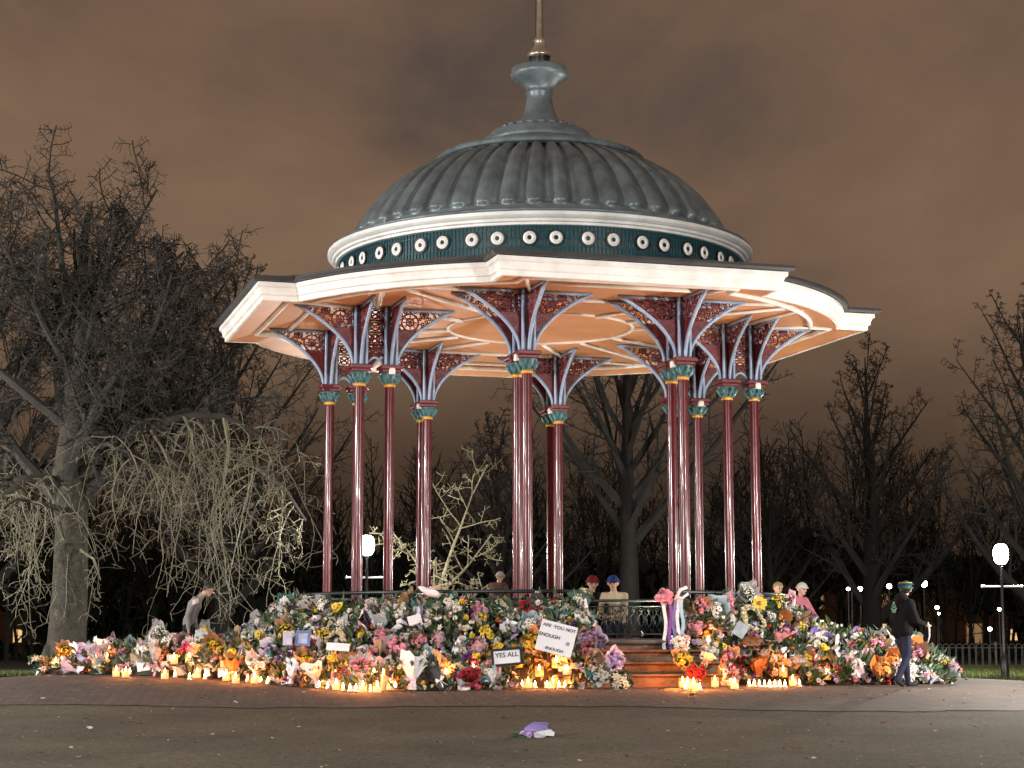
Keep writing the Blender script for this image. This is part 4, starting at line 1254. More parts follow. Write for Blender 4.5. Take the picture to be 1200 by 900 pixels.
# where candles stand: pixel spots turned into points on the ground
CL = [('at the left tip of the heap', [(136, 795, 'jar', 1.2), (147, 796, 'jar', 1.2), (143, 792, 'tea', 0), (152, 793, 'tea', 0)]),
      ('in front of the left heap', [(193, 798, 'jar', 1.1), (205, 796, 'tea', .5), (222, 799, 'tea', 0), (231, 797, 'jar', 1.5), (240, 798, 'tea', .4)]),
      ('below the orange lit bouquets', [(265, 800, 'jar', .9), (276, 803, 'jar', .9), (298, 803, 'jar', 1.5), (306, 802, 'tea', .4), (314, 804, 'tea', 0), (290, 801, 'tea', .5)]),
      ('in the long row below the left bank', [(374, 809, 'tea', 1), (384, 810, 'tea', 0), (394, 811, 'jar', 1.2), (402, 812, 'tea', .6), (410, 813, 'tea', 0), (417, 813, 'tea', .8), (425, 814, 'jar', 1.0), (434, 814, 'tea', .6), (442, 814, 'jar', .8), (449, 812, 'tall', 1.2), (457, 811, 'jar', 1.4), (463, 810, 'tea', .5), (438, 809, 'tall', 1.0), (420, 809, 'tea', .8)]),
      ('among the pots below the left bank', [(523, 802, 'tea', .9), (546, 803, 'tea', 1.0), (534, 799, 'tall', 1.6)]),
      ('below the white placard', [(612, 808, 'tea', .8), (619, 809, 'jar', 1.0), (627, 809, 'tea', .5), (634, 807, 'jar', 1.2), (641, 809, 'tea', .5), (648, 808, 'jar', 1.4), (655, 809, 'tea', .6), (662, 809, 'tea', .5), (669, 808, 'tea', .8), (679, 807, 'jar', .9), (642, 803, 'tall', 1.2), (656, 803, 'tall', 1.2)]),
      ('beside the foot of the steps', [(729, 805, 'jar', .6), (800, 808, 'jar', 2.4), (806, 809, 'jar', 2.6), (813, 810, 'jar', 2.6), (803, 811, 'tea', 1.0), (812, 805, 'tall', 2.2), (801, 804, 'tall', 2.4), (820, 812, 'tea', .8), (838, 807, 'jar', 1.0), (856, 806, 'jar', 1.0), (861, 810, 'jar', .6)]),
      ('in the line below the right bank', [(878, 807, 'tea', .6), (884, 807, 'tea', 0), (890, 808, 'tea', .6), (896, 808, 'tea', 0), (902, 808, 'tea', .6), (908, 808, 'tea', 0), (914, 808, 'tea', .6), (920, 808, 'tea', .5), (929, 806, 'jar', .7), (937, 807, 'tea', .5)])]
CANDLES = [gp(q[0], q[1]) for w_, l_ in CL for q in l_]
CLEAR = CANDLES + [gp(652, 800), gp(594, 800)]
def blocked(p, rad):
    # in the way of a candle: on it or just in front of it
    for c in CANDLES:
        dx, dy = p.x - c.x, c.y - p.y
        if abs(dx) < rad and -rad * .7 < dy < rad * 2.2: return True
    return False

JARS = []
for zone_, lst_ in (('left heap', ((.88, .80), (.84, .74), (.60, .78), (.56, .70), (.30, .80), (.26, .72), (.16, .78))),
                    ('left bank', ((.30, .70), (.33, .66), (.54, .80), (.57, .74), (.60, .80), (.64, .76), (.80, .68), (.83, .62), (.92, .74), (.945, .66), (.96, .76))),
                    ('right bank', ((.06, .70), (.20, .82), (.30, .80)))):
    for (u_, t_) in lst_: JARS.append((zone_, u_, t_, PATCH[zone_](u_, t_)))
CANDLES += [q[3] for q in JARS]

# weights of the kinds on each part of the flower banks
WT = {'left bank': [4, 3, 2, 2, 3, 5, 8, .5, 4, 3, 1, 2, .6, 2, 1.2, 1.5, 6, 4, 2, 0, 0, .8, 2, 3],
      'right bank': [3, 4, 4, 4, 3, 2, 2, 2, 5, 2, 5, 4, 2, 2, 3, 2, 3, 2, 2, 0, 0, 1, 5, 1],
      'left heap': [6, 5, 3, 4, 3, 2, 1, 1, 4, 2, 3, 1, 3, 2, 2, 4, 2, 3, 1, 2, 1, 0, 2, 1],
      'right heap': [7, 5, 5, 3, 3, 1, 1, 2, 7, 4, 4, 1, 3, 2, 2, 4, 3, 4, 1, 1, 1, 0, 4, 0]}
COUNT = {'left bank': 150, 'right bank': 64, 'left heap': 40, 'right heap': 40}
rn = random.Random(2024)
placed = []
keep_clear = []
def put_bouquet(i, p, axis, roll, s, zone):
    o = protos[i] if not proto_used[i] else copy_tree(protos[i])
    proto_used[i] = True
    q = Vector((0, 0, 1)).rotation_difference(axis.normalized())
    o.rotation_mode = 'QUATERNION'
    from mathutils import Quaternion
    o.rotation_quaternion = q @ Quaternion((0, 0, 1), roll)
    o.location = p; o.scale = (s, s, s)
    placed.append((i, o, Vector(p) + axis.normalized() * .35 * s, zone))
    return o
pos = []
for zone, f in PATCH.items():
    n = 0; tries = 0; md = .33
    while n < COUNT[zone] and tries < 30000:
        tries += 1
        if tries % 900 == 0: md *= .93
        u, t = rn.random(), rn.random()
        if 'bank' in zone:
            t = t ** 1.15
            if abs(math.degrees(lerp(A0, A1, u) if zone == 'left bank' else lerp(A2, A3, u))) > 92: continue
            if zone == 'left bank' and u < .28 and t > .55: continue
            if zone == 'right bank' and u > .72 and t > .5: continue
        elif t < .12: continue
        p = f(u, t)
        if any((p - q).length < md for q in pos): continue
        if p.z - zg(p.x, p.y) < .5 and blocked(p, .26): continue
        nrm = normal(f, u, t)
        fw = Vector((p.x - BX, p.y - BY, 0)).normalized() if 'bank' in zone else Vector((p.x * -.02 + (.15 if 'right' in zone else -.1), -1, 0)).normalized()
        low = p.z - zg(p.x, p.y) < .28
        i = rn.choices(range(len(PROTO)), WT[zone])[0]
        shape = PROTO[i][3]
        if shape == 'pot':
            if not low: continue
            axis = Vector((rn.gauss(0, .06), rn.gauss(0, .06), 1)); base = Vector((p.x, p.y, zg(p.x, p.y) + .03)) + fw * .12
        elif shape == 'wreath':
            axis = nrm * .7 + fw * .8 + Vector((0, 0, .1)); base = p + nrm * .06
        elif low:
            axis = fw * rn.uniform(-.2, .7) + Vector((rn.gauss(0, .45), rn.gauss(0, .3), rn.uniform(.35, .9))); base = p - axis.normalized() * .14
            base.z = max(base.z, zg(p.x, p.y) + .05)
        else:
            axis = fw * rn.uniform(.35, .9) + Vector((rn.gauss(0, .5), rn.gauss(0, .3), rn.uniform(.1, .9))); base = p - axis.normalized() * rn.uniform(.18, .28)
        pos.append(p); n += 1
        put_bouquet(i, base, axis, rn.uniform(0, 6.28), rn.uniform(.76, 1.06), zone)

for (i, px, py, sc_) in ((19, 511, 808, 1.0), (20, 558, 808, 1.0), (19, 566, 806, .9), (20, 408, 806, .85)):
    put_bouquet(i, gp(px, py) + Vector((0, 0, .03)), Vector((0, 0, 1)), rn.uniform(0, 6), sc_, 'left bank')

for (i, px, py, Y_, ax, sc_) in ((4, 806, 776, 29.3, (-.3, -.8, .6), .85), (0, 826, 768, 29.4, (.2, -.8, .5), .9), (22, 842, 780, 29.3, (.3, -.7, .6), .9), (11, 818, 786, 29.1, (-.2, -.9, .4), .75), (10, 848, 792, 29.1, (.2, -.8, .5), .85), (2, 800, 760, 29.5, (-.1, -.7, .7), .8)):
    put_bouquet(i, at(px, py, Y_) + Vector((0, .12, -.12)), Vector(ax), rn.uniform(0, 6), sc_, 'right bank')
for (i, px, py, Y_, ax, sc_) in ((3, 712, 782, 28.7, (.3, -.7, .6), .9), (5, 704, 792, 28.4, (-.1, -.8, .5), .8), (6, 722, 796, 28.4, (.3, -.9, .3), .8)):
    put_bouquet(i, at(px, py, Y_) + Vector((0, .12, -.10)), Vector(ax), rn.uniform(0, 6), sc_, 'left bank')

# labels that tell each bouquet from its like
ORD = ['leftmost', 'second from left', 'third from left', 'fourth from left', 'fifth from left', 'sixth from left', 'seventh from left', 'eighth from left', 'ninth from left', 'tenth from left', 'eleventh from left', 'twelfth from left', 'thirteenth from left', 'fourteenth from left', 'fifteenth from left']
cells = {}
for (i, o, c, zone) in placed:
    h = c.z - zg(c.x, c.y)
    if 'bank' in zone:
        row = 'atop the %s' if h > 1.35 else 'halfway up the %s' if h > .65 else 'at the foot of the %s'
        z_ = zone + ('')
    else:
        row = 'atop the %s' if h > .55 else 'low on the %s'
        z_ = zone
    cells.setdefault((i, row % z_), []).append((project(c)[0], o))
for (i, where), lst in cells.items():
    lst.sort(key=lambda q: q[0])
    for k, (_, o) in enumerate(lst):
        lab = PROTO[i][4] + ' ' + where if len(lst) == 1 else PROTO[i][4] + ', ' + ORD[min(k, 14)] + ' ' + where
        tag(o, lab, 'plant pot' if PROTO[i][3] == 'pot' else 'wreath' if PROTO[i][3] == 'wreath' else 'bouquet', 'flower tributes round the bandstand')
        if PROTO[i][3] == 'pot': o.name = 'flower_pot'
        elif PROTO[i][3] == 'wreath': o.name = 'wreath'

# what fills the banks between the bouquets: leaves, loose heads, scraps of wrapping
mats = [M['leaf'], M['leaf_grey'], BL['white'], BL['yellow'], BL['pink'], BL['lilac'], BL['purple'], BL['red'], BL['orange'], BL['cream'], WP['white'], WP['clear'], WP['brown'], BL['eye'], M['soil'], WP['lilac']]
fill = MB()
for zone, f in PATCH.items():
    nu, nt_ = {'left bank': (90, 22), 'right bank': (60, 22), 'left heap': (50, 16), 'right heap': (36, 16)}[zone]
    vs = []
    for j in range(nt_ + 1):
        for i in range(nu + 1):
            p = f(i / nu, j / nt_)
            nn = normal(f, i / nu, j / nt_)
            p = p - nn * .09 + Vector((rn.gauss(0, .025), rn.gauss(0, .025), rn.gauss(0, .02)))
            p.z = max(p.z, zg(p.x, p.y) + .03)
            if p.z - zg(p.x, p.y) < .4 and blocked(p, .2): p.z = zg(p.x, p.y) + .028
            vs.append(p)
    fill.add(vs, [(j * (nu + 1) + i, j * (nu + 1) + i + 1, (j + 1) * (nu + 1) + i + 1, (j + 1) * (nu + 1) + i) for j in range(nt_) for i in range(nu)], 14)
    N = {'left bank': 5600, 'right bank': 2700, 'left heap': 1700, 'right heap': 1500}[zone]
    for k in range(N):
        u, t = rn.random(), rn.random()
        p = f(u, t); nn = normal(f, u, t)
        q = rn.random()
        if p.z - zg(p.x, p.y) < .35 and blocked(p, .11): continue
        p = p + nn * rn.uniform(-.05, .06)
        d = (nn + Vector((rn.gauss(0, .7), rn.gauss(0, .7) - .3, rn.gauss(.2, .5)))).normalized()
        if q < .66:
            leaf(fill, rn, p, d, rn.uniform(.12, .26), rn.uniform(.02, .045), 0 if rn.random() < .65 else 1)
        elif q < .93:
            kind = rn.choice(('rose', 'rose', 'daisy', 'tulip', 'lily'))
            mm = rn.choices((2, 3, 4, 5, 6, 7, 8, 9), (6, 5, 4, 3, 2, 2, 1, 4))[0]
            n0 = len(fill.m); bloom(fill, rn, p + nn * .03, d, rn.uniform(.028, .055), kind, mm)
            if kind == 'daisy':
                for z in range(n0, len(fill.m)):
                    if fill.m[z] == mm + 1: fill.m[z] = 13
        else:
            e1, e2 = frame(d); s1, s2 = rn.uniform(.05, .15), rn.uniform(.05, .12)
            mm = rn.choice((10, 10, 11, 11, 12, 15))
            fill.add([p - e1 * s1 - e2 * s2, p + e1 * s1 - e2 * s2 * .6 + d * .04, p + e1 * s1 * .8 + e2 * s2 - d * .02, p - e1 * s1 * .7 + e2 * s2 + d * .05, p + d * .06], [(0, 1, 4), (1, 2, 4), (2, 3, 4), (3, 0, 4)], mm)
tag(fill.build('flower_carpet', mats), 'loose leaves, flower heads and wrapping between the bouquets', 'loose flowers', kind='stuff')

# ------------------------------------------------------------------ candles
def make_candle(kind):
    root = empty('candle')
    if kind == 'jar':
        R, H = .062, .15
        mb = MB(); mb.lathe([(.001, .004), (R * .92, .004), (R * .92, .085), (.012, .095)], 16); mb.build('wax', M['wax'], root, True)
        mb = MB(); mb.lathe([(R * .96, .0), (R, .012), (R, H - .02), (R * .9, H), (R * .86, H)], 18); mb.build('glass_jar', M['candleglass'], root, True)
        f0 = .12
    elif kind == 'tall':
        R, H = .038, .24
        mb = MB(); mb.lathe([(.001, .0), (R, .0), (R, H - .02), (R * .8, H), (.008, H - .012)], 14); mb.build('wax', M['wax'], root, True)
        f0 = H + .03
    else:
        R, H = .036, .03
        mb = MB(); mb.lathe([(.001, .002), (R * .95, .002), (R * .95, .024), (.004, .021)], 14); mb.build('wax', M['wax'], root, True)
        mb = MB(); mb.lathe([(R * .96, 0), (R, .004), (R, H), (R * .97, H)], 14); mb.build('foil_cup', M['foil'], root, True)
        f0 = .055
    mb = MB(); mb.lathe([(.002, f0 - .028), (.014, f0 - .012), (.017, f0), (.010, f0 + .025), (.001, f0 + .055)], 10); mb.build('flame', M['flame'], root, True)
    root['flame_height'] = f0
    return root
M['foil'] = mat('tea_light_foil', (.7, .68, .62), .3, .9, .1, 20)
M['candleglass'] = glow_glass('candle_glass', (1.0, .45, .10), .45)
cproto = {k: make_candle(k) for k in ('jar', 'tall', 'tea')}
cused = set()
def candle(px, py, kind, power=1.0, lift=0.0, s=1.0):
    p = gp(px, py) if lift == 0 else None
    o = cproto[kind] if kind not in cused else copy_tree(cproto[kind])
    cused.add(kind)
    o.location = p + Vector((0, 0, .028)); o.scale = (s, s, s)
    if power > 0: point('candle_light', p + Vector((0, 0, .05 + s * cproto[kind]['flame_height'])), P_CANDLE * power * (1.5 if 795 < px < 822 else .8), (1.0, .25, .03), .03)
    return o, p
for n, (zone_, u_, t_, p_) in enumerate(JARS):
    o = copy_tree(cproto['jar']); o.location = p_ - Vector((0, 0, .04)); o.scale = (1.1,) * 3
    point('candle_light', p_ + Vector((0, 0, .16)), P_CANDLE * .62, (1.0, .17, .012), .04)
    same = sorted([q[3].x for q in JARS if q[0] == zone_])
    tag(o, 'jar candle glowing between the bouquets of the %s, %s' % (zone_, ORD[same.index(p_.x)]), 'candle', 'candles among the bouquets')
KW = {'jar': 'glowing glass jar candle', 'tall': 'tall lit pillar candle', 'tea': 'small lit tea light'}
ORD2 = ORD
for where, lst in CL:
    byk = {}
    for (px, py, k, pw) in lst:
        o, p = candle(px, py, k, pw, 0, 1.0 if k != 'tea' else 1.1)
        byk.setdefault(k, []).append((px, o))
    for k, q in byk.items():
        q.sort(key=lambda z: z[0])
        for n, (_, o) in enumerate(q):
            tag(o, KW[k] + (', ' + ORD2[n] + ',' if len(q) > 1 else '') + ' ' + where, 'candle', 'candles on the ground')

# ------------------------------------------------------------------ people
def cap(a, ra, b, rb, tg): return (Vector(a), ra, Vector(b), rb, tg)
def capsule(mb, c, m=0, n=14):
    a, ra, b, rb, _ = c
    d = b - a
    if d.length < 1e-6: d = Vector((0, 0, 1e-3))
    dn = d.normalized()
    pts, rad = [], []
    for q in range(5):
        t = -PI / 2 + PI / 2 * q / 5
        pts.append(a + dn * ra * math.sin(t)); rad.append(max(.0015, ra * math.cos(t)))
    for q in range(6):
        pts.append(a.lerp(b, q / 5)); rad.append(lerp(ra, rb, q / 5))
    for q in range(1, 6):
        t = PI / 2 * q / 5
        pts.append(b + dn * rb * math.sin(t)); rad.append(max(.0015, rb * math.cos(t)))
    mb.tube(pts, rad, n, m)
def cdist(p, c):
    a, ra, b, rb, _ = c
    d = b - a; t = clamp((p - a).dot(d) / max(1e-9, d.length_squared))
    return (p - (a + d * t)).length - lerp(ra, rb, t)

def hand_caps(wrist, fdir, side, curl=.5):
    """palm, four unequal bent fingers and a thumb leaving the side of the palm"""
    fdir = fdir.normalized()
    u = side - fdir * side.dot(fdir); u.normalize()
    nrm = fdir.cross(u)
    out = []
    for k in (-1, 1): out.append(cap(wrist + u * .016 * k, .020, wrist + fdir * .075 + u * .022 * k, .018, 'skin'))
    for k, L in enumerate((.066, .078, .074, .056)):
        b = wrist + fdir * .085 + u * (k - 1.5) * .021
        k1 = b + (fdir * math.cos(curl * .6) + nrm * math.sin(curl * .6)) * L * .55
        k2 = k1 + (fdir * math.cos(curl * 1.6) + nrm * math.sin(curl * 1.6)) * L * .5
        out += [cap(b, .0095, k1, .0088, 'skin'), cap(k1, .0088, k2, .0075, 'skin')]
    t0 = wrist + fdir * .03 - u * .034; t1 = t0 + (fdir * .7 - u * .6 + nrm * .3).normalized() * .04
    out += [cap(t0, .012, t1, .0105, 'skin'), cap(t1, .0105, t1 + (fdir + nrm * .4).normalized() * .03, .009, 'skin')]
    return out

def person(loc, rz, J, mats, label, hair=None, hat=None, extra=None, scale=1.0, bulk=1.0, group=None, hood=None):
    """J: joints in local metres, facing -y"""
    root = tag(empty('person', loc, rz), label, 'person', group)
    root.scale = (scale,) * 3
    V = {k: Vector(v) for k, v in J.items()}
    B = bulk
    cs = []
    pel, chest, neck, head = V['pelvis'], V['chest'], V['neck'], V['head']
    sx = V.get('across', Vector((1, 0, 0)))
    for s in (-1, 1):
        cs.append(cap(pel + sx * s * .075, .115 * B, pel.lerp(chest, .5) + sx * s * .07, .105 * B, 'top'))
        cs.append(cap(pel.lerp(chest, .45) + sx * s * .07, .105 * B, chest + sx * s * .09, .118 * B, 'top'))
    cs.append(cap(chest + sx * -.1, .115 * B, chest + sx * .1, .115 * B, 'top'))
    cs.append(cap(V['shL'], .072 * B, V['shR'], .072 * B, 'top'))
    cs.append(cap(chest, .09, neck, .06, 'top'))
    for s in 'LR':
        cs.append(cap(V['sh' + s], .070 * B, V['el' + s], .054 * B, 'top'))
        cs.append(cap(V['el' + s], .054 * B, V['wr' + s], .040 * B, 'top'))
        cs.append(cap(V['hip' + s], .100, V['kn' + s], .068, 'legs'))
        cs.append(cap(V['kn' + s], .068, V['an' + s], .050, 'legs'))
        f = V.get('toe' + s, V['an' + s] + Vector((0, -.17, -.05)))
        cs.append(cap(V['an' + s] + Vector((0, 0, -.03)), .045, f, .038, 'shoe'))
    cs.append(cap(pel + sx * -.07, .118, pel + sx * .07, .118, 'legs'))
    cs.append(cap(neck, .056, head, .05, 'skin'))
    fw = V.get('face', Vector((0, -1, 0))).normalized()
    up = (head - neck).normalized(); up = (up - fw * up.dot(fw)).normalized()
    sd = fw.cross(up)
    cs.append(cap(head + up * .02 - fw * .02, .098, head + up * .035 + fw * .0, .092, 'skin'))     # skull
    cs.append(cap(head - up * .045 + fw * .03, .066, head - up * .075 + fw * .055, .040, 'skin'))   # jaw, chin
    cs.append(cap(head + fw * .088 + up * .012, .012, head + fw * .112 - up * .016, .016, 'skin'))  # nose
    for s in (-1, 1): cs.append(cap(head + sd * s * .096 + up * .015, .016, head + sd * s * .096 - up * .02, .012, 'skin'))  # ears
    mb = MB()
    for c in cs: capsule(mb, c)
    me = bpy.data.meshes.new('tmp'); me.from_pydata(mb.v, [], mb.f)
    to = bpy.data.objects.new('tmp', me); COL.objects.link(to)
    md = to.modifiers.new('r', 'REMESH'); md.mode = 'VOXEL'; md.voxel_size = .014
    ms = to.modifiers.new('s', 'SMOOTH'); ms.factor = .5; ms.iterations = 4
    dg = bpy.context.evaluated_depsgraph_get()
    ev = to.evaluated_get(dg); em = ev.to_mesh()
    vs = [v.co.copy() for v in em.vertices]; fs = [tuple(p.vertices) for p in em.polygons]
    ev.to_mesh_clear()
    bpy.data.objects.remove(to)
    # cloth folds on clothes
    nv = []
    for v in vs:
        d = v - head
        if d.length > .2:
            q = noise.noise(v * 9.0) * .012 + noise.noise(v * 22.0) * .004
            v = v + Vector((noise.noise(v * 9 + Vector((3, 0, 0))), noise.noise(v * 9 + Vector((0, 7, 0))), 0)) * .010
        nv.append(v)
    names = ['top', 'legs', 'shoe', 'skin', 'dark']
    out = MB()
    mi = []
    for f in fs:
        c = sum((vs[i] for i in f), Vector()) / len(f)
        best = min(cs, key=lambda q: cdist(c, q))
        mi.append(names.index(best[4]))
    out.v = [tuple(v) for v in nv]; out.f = fs; out.m = mi
    for s, w in (('L', 1), ('R', -1)):
        fd = (V['wr' + s] - V['el' + s]).normalized()
        if 'hd' + s in V: fd = V['hd' + s].normalized()
        for c in hand_caps(V['wr' + s] + fd * .01, fd, V.get('hs' + s, sx * -w), .55): capsule(out, c, 3, 8)
    for s in (-1, 1):
        out.sphere(head + fw * .088 + sd * s * .034 + up * .018, .0125, 8, 6, 4)
        out.tube([head + fw * .094 + sd * s * .02 + up * .040, head + fw * .088 + sd * s * .052 + up * .038], .006, 5, 4)
    out.tube([head + fw * .093 + sd * -.022 - up * .052, head + fw * .100 - up * .050, head + fw * .093 + sd * .022 - up * .052], .006, 5, 4)
    out.build('body', mats, root, True)
    def capmesh(name, m, thick, lo, back=0.0, brim=False, n=18):
        h = MB(); rings = []
        for q in range(9):
            t = lerp(lo, PI / 2, q / 8)
            ring = []
            for k in range(n):
                a = 2 * PI * k / n
                fwd = math.cos(a)
                lo2 = lerp(lo, lo - back, clamp(.5 - fwd * .9)) if back else lo
                tt = lerp(lo2, PI / 2, q / 8)
                r = .098 + thick
                p = head + up * .026 - fw * .014 + (fw * fwd * 1.0 + sd * math.sin(a) * .96) * r * math.cos(tt) + up * r * 1.06 * math.sin(tt)
                if q == 0: p += (fw * fwd + sd * math.sin(a)) * .006
                ring.append(p)
            rings.append(ring)
        h.loft(rings)
        if brim:
            h.tube([rings[0][k] for k in range(n)], .016, 6, closed=True)
        return h.build(name, m, root, True)
    if hair: capmesh('hair', hair, .010, .32, 1.25)
    if hat: capmesh('hat', hat, .018, .20, .25, True)
    if hood:
        h = MB()
        a = neck - fw * .05
        h.sphere(a - fw * .05, .13, 14, 8, 0, (1, .8, .7)); h.build('hood', hood, root, True)
    return root

def stand(h_pel=.93, lean=0.0, legs=((.09, 0), (-.09, 0)), **kw):
    J = dict(pelvis=(0, 0, h_pel))
    def L(y, z): return (0, -math.sin(lean) * z + y, h_pel + math.cos(lean) * z)
    J['chest'] = L(0, .36); J['neck'] = L(-.015, .53); J['head'] = L(-.06, .67)
    for s, w in (('L', 1), ('R', -1)):
        a = L(0, .45)
        J['sh' + s] = (w * .18, a[1], a[2])
        J['el' + s] = (w * .23, a[1] + .03, a[2] - .28)
        J['wr' + s] = (w * .23, a[1] - .06, a[2] - .52)
        J['hip' + s] = (w * .09, 0, h_pel - .03)
        J['kn' + s] = (w * .10, -.03, .50)
        J['an' + s] = (w * .10, .02, .09)
    J.update(kw)
    return J
C_ = lambda name, col, rough=.8: mat(name, col, rough, 0, .3, 7, .3, 40, spec=.2)
shoe = C_('dark_shoes', (.02, .018, .016))
eye = M['hair_dark']
# the stooping man on the left, seen from his right side (he faces right)
p = at(221, 740, 34.6); p.z = zg(p.x, p.y)
J = stand(.92, .30, head=(0, -.36, 1.545), neck=(0, -.235, 1.44), face=Vector((0, -1, -.62)),
          elL=(.23, -.06, 1.08), wrL=(.23, -.10, .82), elR=(-.23, -.02, 1.08), wrR=(-.24, -.04, .82), hdL=Vector((0, -.1, -1)), hdR=Vector((0, -.1, -1)),
          knL=(.10, -.14, .50), knR=(-.10, .02, .50), anL=(.10, -.12, .09), anR=(-.10, .14, .09))
man = person(p, PI / 2, J, [C_('grey_jacket', (.23, .21, .20)), C_('black_trousers', (.012, .012, .014)), shoe, M['skin'], eye], 'stooping man in a grey jacket with a pale back panel, standing behind the left heap', M['hair_dark'])
mb = MB()      # pale panel on the sleeve side of his jacket
mb.loft([[(-.272 + .02 * abs(q - 1), -.10 - .055 * q, 1.30 + .02 * q + dz) for q in range(3)] for dz in (-.045, .045)], 0, False)
mb.build('jacket_panel', C_('pale_panel', (.55, .50, .46)), man)
# man walking on the right, in black hooded coat and jeans
p = gp(1059, 806); p.y -= .0
J = stand(.95, .07, head=(0, -.10, 1.64), neck=(0, -.055, 1.49), face=Vector((.55, -1, -.05)),
          knL=(.09, -.13, .52), anL=(.09, -.17, .09), knR=(-.08, -.02, .50), anR=(-.08, .20, .14), toeR=(-.08, .08, .05),
          elL=(.25, -.06, 1.13), wrL=(.22, -.22, .93), elR=(-.24, -.10, 1.12), wrR=(-.20, -.30, 1.05))
walker = person(p, math.radians(118), J, [C_('black_coat', (.004, .004, .005), .95), C_('blue_jeans', (.016, .021, .045)), shoe, M['skin'], eye],
                'walker in black hooded coat, blue jeans and knitted hat beside the right heap', M['hair_dark'], C_('knitted_hat', (.02, .06, .045)), bulk=1.22, hood=C_('black_hood', (.005, .005, .006), .95), scale=.94)
bd = [o for o in walker.children if o.name.startswith('hat')][0]
mb = MB()      # coloured bands of the hat and the emblem on the coat's back
hd = Vector(J['head'])
mb.tube([hd + Vector((.122 * math.cos(2 * PI * k / 18), .122 * math.sin(2 * PI * k / 18), .085)) for k in range(18)], .014, 6, closed=True)
mb.tube([hd + Vector((.105 * math.cos(2 * PI * k / 18), .105 * math.sin(2 * PI * k / 18), .112)) for k in range(18)], .013, 6, 1, closed=True)
mb.build('hat_band', [C_('blue_wool', (.015, .04, .14)), C_('yellow_wool', (.25, .21, .03))], bd, True)
mb = MB()
for q in range(3):
    mb.tube([(.045 * math.cos(2 * PI * k / 12), .158, 1.36 + q * -.045 + .02 * math.sin(2 * PI * k / 12)) for k in range(12)], .008, 5, closed=True)
mb.tube([(-.07, .157, 1.33), (-.03, .166, 1.28), (0, .168, 1.26), (.03, .166, 1.28), (.07, .157, 1.33)], .010, 5)
mb.sphere((0, .160, 1.41), .026, 10, 6, 0, (1, .4, 1))
mb.build('emblem', C_('pale_green_print', (.16, .30, .24)), walker, True)
# pale strap hanging from his hand
mb = MB(); w0 = Vector(J['wrR']) + Vector((0, -.06, -.03))
mb.tube([w0, w0 + Vector((.01, -.03, -.10)), w0 + Vector((.0, -.02, -.22)), w0 + Vector((.02, .0, -.32))], .012, 6)
o = mb.build('cord', M['paper'], None, True); o.location = walker.location; o.rotation_euler = walker.rotation_euler
tag(o, 'pale cord hanging from the hand of the walker in black', 'cord')

# people by the railing at the back
def railing_person(px, Y, headpx, jacket, label, hair=None, hat=None, rz=0.0, lean=.25, bulk=1.0):
    p = at(px, 740, Y); r = math.hypot(p.x - BX, p.y - BY)
    p.z = DECK + ZB if r < 4.5 else (ZB + .2 if r < 5.3 else zg(p.x, p.y))
    top = at(px, headpx, Y - math.sin(lean) * .67).z - p.z          # crown of the head above the feet
    J = stand(.93, lean, elL=(.22, -.24 - lean * .3, 1.05), wrL=(.08, -.42 - lean * .3, 1.02), elR=(-.22, -.24 - lean * .3, 1.05), wrR=(-.08, -.44 - lean * .3, 1.0), hdL=Vector((-1, -.3, 0)), hdR=Vector((1, -.3, 0)), hsL=Vector((0, 1, 0)), hsR=Vector((0, -1, 0)),
              face=Vector((0, -1, -.25)))
    h0 = J['head'][2] + .135
    return person(p, rz, J, [jacket, C_('dark_trousers', (.02, .02, .03)), shoe, M['skin'], eye], label, hair, hat, scale=clamp(top / h0, .80, 1.22), bulk=bulk)
railing_person(692, 39.75, 675, C_('black_jacket', (.010, .010, .012)), 'person in a dark red hat and black jacket leaning on the back railing', M['hair_dark'], C_('dark_red_hat', (.12, .010, .015)), .15)
railing_person(721, 39.70, 674, C_('cream_coat', (.42, .34, .24)), 'person in a blue hat and cream coat leaning on the back railing', C_('auburn_hair', (.10, .035, .015)), C_('blue_hat', (.02, .045, .17)), -.2)
railing_person(580, 37.9, 670, C_('brown_jacket', (.10, .06, .045)), 'person in pale cap and brown jacket bending inside the bandstand', M['hair_dark'], C_('pale_cap', (.34, .33, .32)), .4, .45)
railing_person(908, 36.6, 682, C_('dark_green_jacket', (.03, .045, .035)), 'person with fair hair in a dark green jacket behind the right bank', C_('fair_hair', (.30, .22, .11)), None, .5, .12)
railing_person(935, 35.6, 683, C_('pink_coat', (.48, .16, .20)), 'person in a white hat and pink coat at the right end of the railing', None, C_('white_hat', (.50, .48, .45)), .7, .12)

